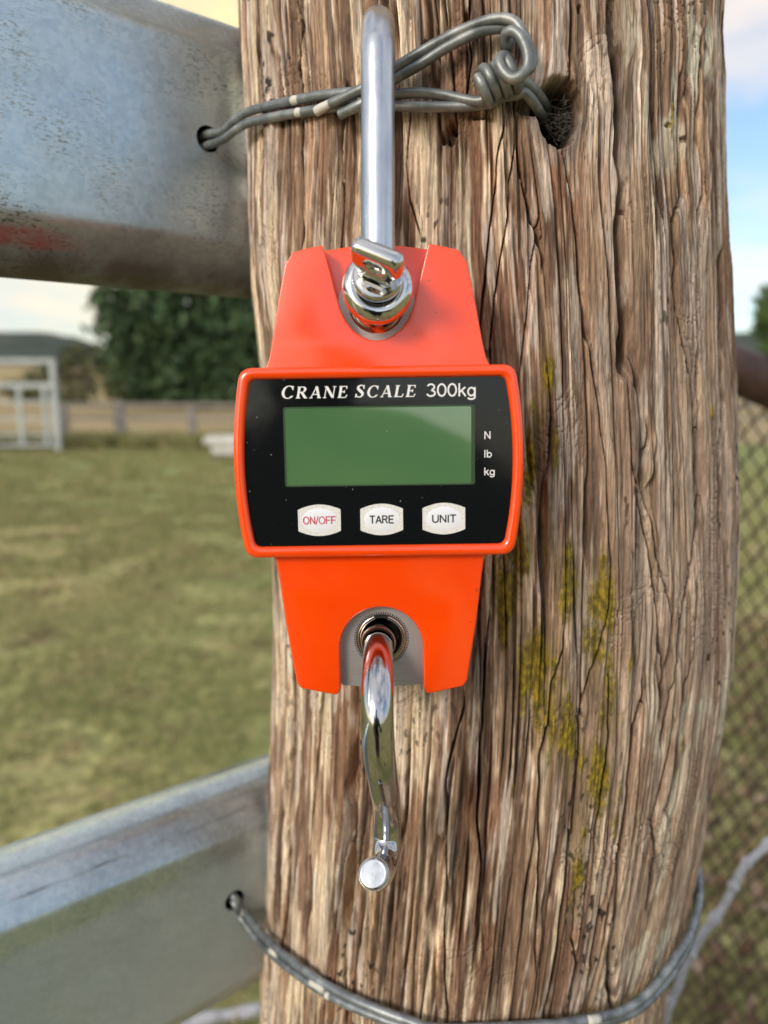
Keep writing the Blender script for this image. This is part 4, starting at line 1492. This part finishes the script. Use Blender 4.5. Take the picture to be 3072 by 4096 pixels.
# shackle: bow leg rising in front, ear, pin with flattened head
def shackle():
    T = Matrix.Translation((.6 * MM, 0, 56.8 * MM)) @ Matrix.Rotation(R(.8), 4, 'Y') @ Matrix.Rotation(R(-7), 4, 'X')     # leans back at the top
    yf, yb = -4.0, 35.0
    yc, rb = (yf + yb) / 2, (yb - yf) / 2
    top = 101.5
    pts = [(0, yf, 4), (0, yf, 10), (0, yf, 25), (0, yf, 40), (0, yf, 55), (0, yf, top - rb - 5)]
    for k in range(1, 16):
        a = math.pi - math.pi * k / 16
        pts.append((0, yc + rb * math.cos(a), top - rb - 5 + rb * math.sin(a) * 1.0))
    pts += [(0, yb, top - rb - 6), (0, yb, 40), (0, yb, 20), (0, yb, 4)]
    mb = MB()
    mb.tube([T @ (Vector(p) * MM) for p in pts], 5.55 * MM, 24, True, 3)
    sh = mb.build('shackle', M['shackle'], scale, True, 60)
    # front and rear ears: fat rings
    for y in (yf, yb):
        mb = MB()
        prof = []
        for k in range(24):
            a = 2 * math.pi * k / 24
            prof.append(((8.55 + 3.4 * math.cos(a)) * MM, 4.9 * math.sin(a) * MM))
        mb.lathe(prof, T @ Matrix.Translation((0, y * MM, 0)), 56, True)
        mb.build('ear', M['chrome'], sh)
    P = T @ Matrix.Rotation(R(-13), 4, 'X')
    mb = MB()
    mb.lathe([(.0001, 38 * MM), (5.6 * MM, 38 * MM), (5.6 * MM, -7.0 * MM), (7.6 * MM, -7.2 * MM), (8.2 * MM, -7.8 * MM), (8.2 * MM, -9.6 * MM), (7.7 * MM, -10.2 * MM), (6.2 * MM, -10.4 * MM), (.0001, -10.4 * MM)], P, 48)
    pin = mb.build('pin', M['chrome'], scale, True, 40)
    # flattened head with a small eye, turned a little clockwise
    bm = bmesh.new()
    outline = fillet([(-6.0, -10.0, 0.3), (-6.6, -13.0, 2), (-8.6, -17.0, 2.5), (-8.4, -24.5, 3.0), (8.4, -24.5, 3.0), (8.6, -17.0, 2.5), (6.6, -13, 2), (6.0, -10.0, .3)], 6)
    no = len(outline)
    eye = []
    for k in range(no):
        a = math.atan2(outline[k][1] + 18.2, outline[k][0])
        eye.append((2.0 * math.cos(a), -18.2 + 1.9 * math.sin(a)))
    def ring(pl, z): return [bm.verts.new((x_ * MM, y_ * MM, z * MM)) for x_, y_ in pl]
    ct, cb = ring(outline, 2.9), ring(outline, -2.9)
    et, eb = ring(eye, 2.9), ring(eye, -2.9)
    for k in range(no):
        k2 = (k + 1) % no
        bm.faces.new((ct[k], ct[k2], et[k2], et[k])); bm.faces.new((cb[k2], cb[k], eb[k], eb[k2]))
        bm.faces.new((ct[k2], ct[k], cb[k], cb[k2])); bm.faces.new((et[k], et[k2], eb[k2], eb[k]))
    bmesh.ops.recalc_face_normals(bm, faces=bm.faces)
    es = [e for e in bm.edges if len(e.link_faces) == 2 and e.calc_face_angle(0) > 1.2]
    bmesh.ops.bevel(bm, geom=es, offset=2.1 * MM, segments=5, profile=.5, affect='EDGES', clamp_overlap=True)
    me = bpy.data.meshes.new('pin_head')
    bm.transform(P @ Matrix.Rotation(R(25), 4, 'Y'))
    bm.to_mesh(me); bm.free()
    link('pin_head', me, M['chrome'], pin)
    return sh


shackle()


def hook():
    # side profile (depth, height) in mm in the frame of the scale
    path = [(20, -63.5), (12, -65.2), (5, -67.8), (-2, -71.4), (-8.5, -76.2), (-13, -82.5), (-14.6, -89.5), (-13.4, -97), (-9.8, -104.5), (-4.4, -112), (2.2, -120.5), (9.4, -128.5), (15.2, -136), (18.8, -142.5), (19.4, -149), (15.8, -153.6), (9.6, -155.2), (2.8, -153.4), (-4, -149.6), (-10.5, -144.8)]
    xs = [-1.0, -1.1, -1.2, -1.3, -1.5, -1.6, -1.6, -1.3, -.8, -.2, .4, .8, 1.0, 1.1, 1.0, .4, -.8, -2.0, -3.0, -3.8]
    pts = [(x_ * MM, d_ * MM, h_ * MM) for x_, (d_, h_) in zip(xs, path)]
    mb = MB()
    def rad(t): return (5.35 + .22 * math.sin(min(1, t * 1.25) * math.pi)) * MM
    mb.tube(pts, lambda t: float(rad(t)), 28, True, 8)
    hk = mb.build('hook', M['dark_chrome'], scale, True, 50)
    # rounded collar where the rod leaves the bore
    mb = MB()
    mb.lathe([(6.4 * MM, 14 * MM), (6.4 * MM, 6.5 * MM), (5.9 * MM, 5.8 * MM), (5.2 * MM, 5.8 * MM)], Matrix.Translation((-1.1 * MM, 0, -66.2 * MM)), 40)
    mb.build('collar', M['spring'], hk, True, 40)
    # knurled tip cap with turned end face
    p1, p0 = Vector(pts[-1]), Vector(pts[-2])
    d = (p1 - p0).normalized()
    Q = Matrix.Translation(p1) @ d.to_track_quat('Y', 'Z').to_matrix().to_4x4()
    mb = MB()
    prof = [(4.7 * MM, -5 * MM), (5.3 * MM, -4.6 * MM), (5.3 * MM, .0 * MM), (5.15 * MM, .55 * MM), (4.8 * MM, .95 * MM), (4.4 * MM, 1.15 * MM)]
    for k in range(7):
        r_ = 4.2 - k * .6
        prof += [((r_) * MM, (1.12 + .03) * MM), ((r_ - .28) * MM, (1.12 - .05) * MM)]
    prof += [(.0001, 1.1 * MM)]
    mb.lathe(prof, Q, 48)
    mb.build('tip', M['shackle'], hk, True, 40)
    mb = MB()
    for k in range(40):
        a = 2 * math.pi * k / 40
        mb.box(Q @ Vector((5.4 * MM * math.cos(a), -2.2 * MM, 5.4 * MM * math.sin(a))), (.35 * MM, 4.2 * MM, .35 * MM), Q.to_3x3() @ Matrix.Rotation(-a, 3, 'Y'))
    k_ = mb.build('knurling', M['spring'], hk, False); k_['kind'] = 'stuff'


hook()

# ------------------------------------------------------------------ right side: rusty pipe, wire mesh, grey stem
def right_fence():
    y0 = 1.10
    a = Vector(at(1590, 800, y0)); b = Vector(at(1659, 829, y0))
    d = (b - a).normalized()
    p0, p1 = a - d * .32, a + d * 1.7
    root = empty('mesh_fence', (p0.x, p0.y, 0))
    tag(root, 'rusty pipe fence with brown diamond wire mesh right of the timber post', 'fence')
    org = Vector(root.location)
    mb = MB(); mb.tube([p0 - org, (p0 + p1) / 2 - org, p1 - org], .0355, 24)
    mb.build('top_pipe', M['rust'], root, True, 60)
    for t in (.36, .62, .9, 1.25):
        c = p0 + d * t - org
        mb = MB()
        pts = []
        for k in range(25):
            an = 2 * math.pi * k / 24 * 1.1
            pts.append(c + Vector((.012 * math.sin(an * .5), .0385 * math.sin(an), .0385 * math.cos(an))))
        mb.tube(pts, .0022, 6); mb.build('lashing', M['mesh_wire'], root)
    # zigzag pickets
    cell, hgt = .0165, .024
    zt = -.03
    nrow = 49
    for i in range(int(1.25 / cell)):
        me_name = 'mesh_wire'
        x0 = .20 + i * cell
        mb = MB()
        pts = []
        for k in range(nrow + 1):
            sgn = .5 if ((k + i) % 2 == 0) else -.5
            base = p0 + d * x0
            pts.append(Vector((base.x + sgn * cell * 1.06, base.y + (.002 if k % 2 else -.002), base.z - .04 - k * hgt)) - org)
        mb.tube(pts, .0020, 6, False)
        mb.build(me_name, M['mesh_wire'], root)
    # end post out of view to the right carries the pipe
    mb = MB(); e = p1 - org; mb.tube([(e.x, e.y, 0), (e.x, e.y, e.z + .05)], .045, 20); mb.build('pipe_post', M['rust'], root, True, 60)
    return root


right_fence()


def grey_stem():
    px = [(1430, 2235, .555), (1447, 2172, .56), (1466, 2129, .562), (1479, 2088, .566), (1497, 2051, .57), (1524, 2010, .576), (1560, 1962, .582), (1578, 1928, .586), (1594, 1893, .59), (1612, 1866, .595), (1632, 1848, .60), (1657, 1826, .61), (1710, 1775, .63), (1780, 1720, .66)]
    pts = [Vector(at(x, y, d)) for x, y, d in px]
    base = pts[0]
    low = [Vector((base.x - .05, base.y + .02, .0)), Vector((base.x - .035, base.y + .015, base.z * .5))]
    pts = low + pts
    root_loc = low[0]
    o = MB()
    nodes = [.385, .50, .625, .74, .87]
    def rad(t):
        b = .0036
        for q in nodes:
            b += .0022 * math.exp(-((t - q) / .012) ** 2)
        return b
    o.tube([p - root_loc for p in pts], rad, 12, True, 12)
    ob = o.build('vine', M['stem'], None)
    ob.location = root_loc
    return tag(ob, 'knobbly dry grey vine curving up beside the post at lower right', 'vine')


grey_stem()

# ------------------------------------------------------------------ background: trees, yard gate, paddock fence, trough
def tree(loc, height, width, depth, seed, leaf, label, n=2600, trunk_h=.22, lobes=9, card=.55, group=None, low=.06):
    rr = random.Random(seed)
    root = empty('tree', loc)
    tag(root, label, 'tree', group)
    mb = MB()
    mb.tube([(0, 0, -.3), (.1, 0, height * .2), (-.1, .1, height * .45), (.15, 0, height * .75)], lambda t: height * .035 * (1 - .8 * t), 10, True, 4)
    for k in range(7):
        a = rr.random() * 6.28; z = height * (.18 + .06 * k)
        mb.tube([(0, 0, z), (math.cos(a) * width * .15, math.sin(a) * depth * .15, z + height * .1), (math.cos(a) * width * .33, math.sin(a) * depth * .33, z + height * .18)], lambda t: height * .012 * (1 - .7 * t), 7, True, 3)
    mb.build('trunk', M['bark'], root)
    cs = []
    for k in range(lobes):
        a = rr.random() * 6.28
        q = rr.random() ** .5
        z = height * (trunk_h + (.95 - trunk_h) * rr.random())
        env = math.sin(math.pi * min(1, max(.12, (z / height - low) / (1 - low)))) ** .6
        cs.append((math.cos(a) * q * width * .36 * env, math.sin(a) * q * depth * .36 * env, z * .9, height * (.13 + .10 * rr.random())))
    P = np.zeros((n, 4, 3))
    for i in range(n):
        c = cs[rr.randrange(lobes)]
        u = Vector((rr.gauss(0, 1), rr.gauss(0, 1), rr.gauss(0, .8))).normalized() * (c[3] * (.45 + .6 * rr.random() ** .5) * (1.0 if rr.random() < .82 else 1.0 + .22 * rr.random()))
        p = Vector(c[:3]) + Vector((u.x * width / height * 1.1, u.y * depth / height * 1.1, u.z))
        p.z = max(p.z, height * low + rr.random() * .3)
        x = Vector((rr.gauss(0, 1), rr.gauss(0, 1), rr.gauss(0, .6))).normalized()
        y = x.orthogonal().normalized(); y.rotate(Matrix.Rotation(rr.random() * 6.28, 3, x)); zz = x.cross(y)
        s = card * (.5 + .8 * rr.random())
        P[i] = [p + y * s * .5, p + zz * s * .28, p - y * s * .5, p - zz * s * .28]
    me = bpy.data.meshes.new('crown')
    me.from_pydata(P.reshape(-1, 3).tolist(), [], [(4 * i, 4 * i + 1, 4 * i + 2, 4 * i + 3) for i in range(n)])
    link('crown', me, M[leaf], root, False)
    return root


G = on_ground
tree((-13.0, 52, 0), 14.5, 15, 9, 3, 'leaf_dark', 'big dense dark green tree filling the gap under the upper rail', 14000, .10, 34, .75, low=.03)
tree((-21.0, 60, 0), 8.0, 7, 6, 4, 'leaf_olive', 'smaller olive tree at the left edge of the big dark tree', 1800, .1, 10, .8, low=.02)
tree((-6.0, 58, 0), 10.0, 9, 7, 14, 'leaf_mid', 'mid green tree partly hidden behind the timber post', 2200, .1, 12, .9, low=.02)
tree((24.4, 44, 0), 8.6, 8, 6, 8, 'leaf_mid', 'rounded green tree above the rusty pipe at the right edge', 2200, .12, 12, .7, low=.05)
for k, (px_, Y_, h_) in enumerate(((30, 95, 3.6), (75, 90, 3.2), (118, 80, 4.2), (150, 72, 5.2), (182, 66, 5.6))):
    x_ = float(at(px_, 860, Y_)[0])
    tree((x_, Y_, 0), h_, h_ * 1.5, 3, 20 + k, 'leaf_olive', 'low olive shrub beyond the paddock fence, ' + ('seen through the left of the white gate', 'seen through the middle of the white gate', 'just right of the white gate', 'between the gate and the dark tree', 'against the left edge of the dark tree')[k], 420, .05, 6, .7, group='shrubs beyond the paddock fence', low=.02)


def beam(mb, a, b, w_, h_):
    a, b = Vector(a), Vector(b)
    d = (b - a); ln = d.length; d.normalize()
    side = d.cross(Vector((0, 0, 1))) if abs(d.z) < .9 else Vector((1, 0, 0))
    side.normalize(); up = side.cross(d)
    vs = []
    for e in (a, b):
        for s_, t_ in ((-1, -1), (1, -1), (1, 1), (-1, 1)):
            vs.append(e + side * s_ * w_ / 2 + up * t_ * h_ / 2)
    mb.add(vs, [(0, 3, 2, 1), (4, 5, 6, 7), (0, 1, 5, 4), (1, 2, 6, 5), (2, 3, 7, 6), (3, 0, 4, 7)])


def yard_gate():
    Y = 15.2
    r1 = Vector(at(127, 968, Y)); r1.z = 0
    root = empty('yard_gate', r1)
    tag(root, 'white painted steel stockyard gate frame at the left edge of the paddock', 'gate')
    H = float(at(127, 785, Y)[2])
    W = 2.4
    for x in (0, -W):
        mb = MB(); beam(mb, (x, 0, 0), (x, 0, H), .10, .10); mb.build('upright', M['yard'], root, False)
    mb = MB(); beam(mb, (-W - .06, 0, H + .05), (.06, 0, H + .05), .09, .09); mb.build('top_bar', M['yard'], root, False)
    hz = [float(at(80, y, Y)[2]) for y in (832, 868, 905, 940)]
    for i, z in enumerate(hz):
        mb = MB(); beam(mb, (-W + .1, .16, z), (-.02, .16, z), .05, .10 if i == 0 else .045); mb.build('gate_rail', M['yard'], root, False)
    for px_ in (37, 92, 112):
        x = float(at(px_, 900, Y)[0]) - r1.x
        mb = MB(); beam(mb, (x, .14, .12), (x, .14, hz[0]), .08, .05); mb.build('gate_stile', M['yard'], root, False)
    x = -W + .15
    mb = MB(); beam(mb, (x, .14, .12), (x, .14, hz[0]), .07, .05); mb.build('gate_stile', M['yard'], root, False)
    mb = MB(); beam(mb, (-W + .1, .16, .14), (-.02, .16, .14), .05, .06); mb.build('gate_rail', M['yard'], root, False)


yard_gate()


def paddock_fence():
    a = Vector(on_ground(262, 962)); 
    b = Vector(on_ground(182, 955))
    d = Vector((1, -.03, 0)).normalized()
    root = empty('paddock_fence', a)
    tag(root, 'low timber post and rail fence in front of the straw coloured field', 'fence')
    H = float(at(262, 865, a.y)[2])
    xs = [b.x - a.x, 0] + [ (k + 1) * 1.75 for k in range(10)]
    for i, x in enumerate(xs):
        wv = .22 if i == 1 else .17
        mb = MB(); beam(mb, (x, -.03 * x, -.1), (x, -.03 * x, H - (.0 if i == 1 else .06)), wv, .18); mb.build('fence_post', M['timber'], root, False)
    for z in (H - .10, H - .42):
        for i in range(len(xs) - 1):
            mb = MB(); beam(mb, (xs[i], -.03 * xs[i] - .11, z), (xs[i + 1], -.03 * xs[i + 1] - .11, z), .045, .085); mb.build('fence_rail', M['timber'], root, False)


paddock_fence()


def trough():
    p = Vector(on_ground(500, 988))
    root = empty('water_trough', p)
    tag(root, 'pale concrete water trough on the grass left of the orange scale', 'trough')
    zt = float(at(470, 942, p.y)[2])
    mb = MB()
    # tapered body
    vs = []
    for z, k in ((0, .82), (zt - .12, .95)):
        vs += [(-.36 * k, -.34 * k, z), (.9 * k, -.34 * k, z), (.9 * k, .34 * k, z), (-.36 * k, .34 * k, z)]
    mb.add(vs, [(3, 2, 1, 0), (0, 1, 5, 4), (1, 2, 6, 5), (2, 3, 7, 6), (3, 0, 4, 7)])
    mb.build('basin', M['concrete'], root, False)
    mb = MB()
    ot = [(-.44, -.40), (.98, -.40), (.98, .40), (-.44, .40)]; it = [(-.32, -.28), (.86, -.28), (.86, .28), (-.32, .28)]
    vs = [(x_, y_, zt - .12) for x_, y_ in ot] + [(x_, y_, zt) for x_, y_ in ot] + [(x_, y_, zt) for x_, y_ in it] + [(x_, y_, zt - .12) for x_, y_ in it]
    fs = []
    for r_ in range(3):
        for k in range(4):
            k2 = (k + 1) % 4
            fs.append((r_ * 4 + k, r_ * 4 + k2, (r_ + 1) * 4 + k2, (r_ + 1) * 4 + k))
    mb.add(vs, fs); mb.build('rim', M['concrete'], root, False)
    mb = MB(); mb.add([(-.34, -.3, zt - .08), (.88, -.3, zt - .08), (.88, .3, zt - .08), (-.34, .3, zt - .08)], [(0, 1, 2, 3)])
    a = Mat('trough_water', (.05, .06, .06), .05); mb.build('water', a.m, root, False)
    mb = MB(); mb.box((.27, 0, .04), (1.14, .62, .10)); mb.build('plinth', M['dark_base'], root, False)


trough()


def blades(name, boxes, mat, lab):
    """ground cover as one mesh of thin triangles"""
    vs = []
    for (x0, x1, y0, y1, n, h, wv) in boxes:
        X = rng.uniform(x0, x1, n); Y = rng.uniform(y0, y1, n)
        keep = fb(X * 1.6, Y * 1.6, 77, 3) > -.12
        X, Y = X[keep], Y[keep]; m = len(X)
        Zg = .05 * fb(X * .35, Y * .35, 3, 3) * ss(1.0, 3.0, np.hypot(X, Y))
        a = rng.uniform(0, 6.28, m); H = h * rng.uniform(.5, 1.3, m); W = wv * rng.uniform(.6, 1.3, m)
        lx, ly = rng.normal(0, .5, m) * H, rng.normal(0, .5, m) * H
        b0 = np.stack([X - np.cos(a) * W, Y - np.sin(a) * W, Zg - .005], -1)
        b1 = np.stack([X + np.cos(a) * W, Y + np.sin(a) * W, Zg - .005], -1)
        t_ = np.stack([X + lx, Y + ly, Zg + H], -1)
        vs.append(np.stack([b0, b1, t_], 1).reshape(-1, 3))
    V = np.concatenate(vs)
    n = len(V) // 3
    me = bpy.data.meshes.new(name)
    me.vertices.add(len(V)); me.vertices.foreach_set('co', V.ravel())
    me.loops.add(len(V)); me.loops.foreach_set('vertex_index', np.arange(len(V)))
    me.polygons.add(n); me.polygons.foreach_set('loop_start', np.arange(0, len(V), 3)); me.polygons.foreach_set('loop_total', np.full(n, 3))
    me.update(calc_edges=True)
    return tag(link(name, me, mat, None, False), lab, kind='stuff')


blades('grass', [(-5, .2, .8, 4.5, 70000, .035, .003), (-8, 0, 4.5, 9, 60000, .05, .006), (-12, 0, 9, 16, 40000, .07, .012), (.2, 3.0, .8, 4, 30000, .04, .003), (1.5, 9, 4, 12, 20000, .06, .008),
                 (-12, 4, 15.6, 17.4, 22000, .34, .02)], M['grass'], 'short patchy pasture grass, long along the paddock fence')


def litter():
    n = 7000
    X = rng.uniform(.2, 3.2, n); Y = rng.uniform(.7, 4.0, n)
    a = rng.uniform(0, 6.28, n); s = rng.uniform(.012, .035, n)
    Zg = .05 * fb(X * .35, Y * .35, 3, 3) * ss(1.0, 3.0, np.hypot(X, Y)) + rng.uniform(.006, .035, n)
    t1, t2 = rng.normal(0, .35, n), rng.normal(0, .35, n)
    def pt(u, v): return np.stack([X + (np.cos(a) * u - np.sin(a) * v) * s, Y + (np.sin(a) * u + np.cos(a) * v) * s, Zg + (u * t1 + v * t2) * s], -1)
    V = np.stack([pt(-1, 0), pt(0, -.4), pt(1, 0), pt(0, .4)], 1).reshape(-1, 3)
    me = bpy.data.meshes.new('leaf_litter')
    me.from_pydata(V.tolist(), [], [(4 * i, 4 * i + 1, 4 * i + 2, 4 * i + 3) for i in range(n)])
    tag(link('leaf_litter', me, M['litter'], None, False), 'dry brown leaves scattered on the grass behind the mesh fence', kind='stuff')


litter()


def photographer():
    """the person holding the camera shows in the glass, the chrome and the rail: dark coat, leaning in"""
    V_ = [(-.06, -.46, .92), (-.06, -.44, 1.08), (-.06, -.40, 1.20), (-.07, -.37, 1.285), (-.085, -.35, 1.345), (-.095, -.34, 1.43), (-.095, -.345, 1.52),
          (-.25, -.38, 1.235), (-.31, -.33, 1.04), (-.20, -.20, 1.00),
          (.13, -.38, 1.235), (.24, -.33, 1.05), (.30, -.19, 1.10),
          (-.15, -.46, .86), (-.17, -.42, .47), (-.17, -.52, .09), (-.17, -.42, .04),
          (.03, -.46, .86), (.05, -.42, .47), (.05, -.52, .09), (.05, -.42, .04)]
    E_ = [(0, 1), (1, 2), (2, 3), (3, 4), (4, 5), (5, 6), (3, 7), (7, 8), (8, 9), (3, 10), (10, 11), (11, 12), (0, 13), (13, 14), (14, 15), (15, 16), (0, 17), (17, 18), (18, 19), (19, 20)]
    r_ = [.16, .15, .16, .10, .055, .085, .07, .075, .05, .04, .075, .05, .04, .14, .11, .08, .06, .14, .11, .08, .06]
    V_ = [(x, y - .10, z) for x, y, z in V_]
    me = bpy.data.meshes.new('person')
    me.from_pydata(V_, E_, [])
    o = bpy.data.objects.new('person', me); COL.objects.link(o)
    md = o.modifiers.new('skin', 'SKIN')
    for k, q in enumerate(r_):
        me.skin_vertices[0].data[k].radius = (q, q)
    me.skin_vertices[0].data[0].use_root = True
    sb = o.modifiers.new('sub', 'SUBSURF'); sb.levels = 2; sb.render_levels = 2
    dg = bpy.context.evaluated_depsgraph_get(); dg.update()
    m2 = bpy.data.meshes.new_from_object(o.evaluated_get(dg))
    o.modifiers.clear(); o.data = m2
    m2.materials.clear()
    a = Mat('dark_coat', (.030, .032, .040), .8); m2.materials.append(a.m)
    m2.polygons.foreach_set('use_smooth', [True] * len(m2.polygons))
    tag(o, 'person in a dark coat mirrored in the glass of the scale display', 'person')


photographer()


def dry_branch():
    pts = [Vector(on_ground(x, y, .012)) for x, y in ((330, 2262), (395, 2222), (440, 2203), (500, 2192), (560, 2182), (640, 2172))]
    o0 = pts[0].copy()
    mb = MB(); mb.tube([p - o0 for p in pts], lambda t: .0125 + .002 * math.sin(t * 19), 10, True, 5)
    o = mb.build('dry_branch', M['stem'], None)
    o.location = o0
    tag(o, 'pale dry branch lying on the grass under the lower rail', 'branch')


dry_branch()


def nail():
    p = scale.matrix_world @ Matrix.Translation((.6 * MM, 0, 56.8 * MM)) @ Matrix.Rotation(R(.8), 4, 'Y') @ Matrix.Rotation(R(-7), 4, 'X') @ Vector((0, 15.5 * MM, 86.2 * MM))
    root = empty('nail', p)
    tag(root, 'steel nail in the post that the shackle of the orange scale hangs on', 'nail')
    mb = MB(); mb.tube([(0, -.010, 0), (0, .03, -.001), (0, .085, -.003)], .0034, 12); mb.build('shank', M['dark_steel'], root, True, 50)
    mb = MB(); mb.tube([(0, -.0125, 0), (0, -.0098, 0)], .0046, 14); mb.build('head', M['dark_steel'], root, True, 50)


nail()
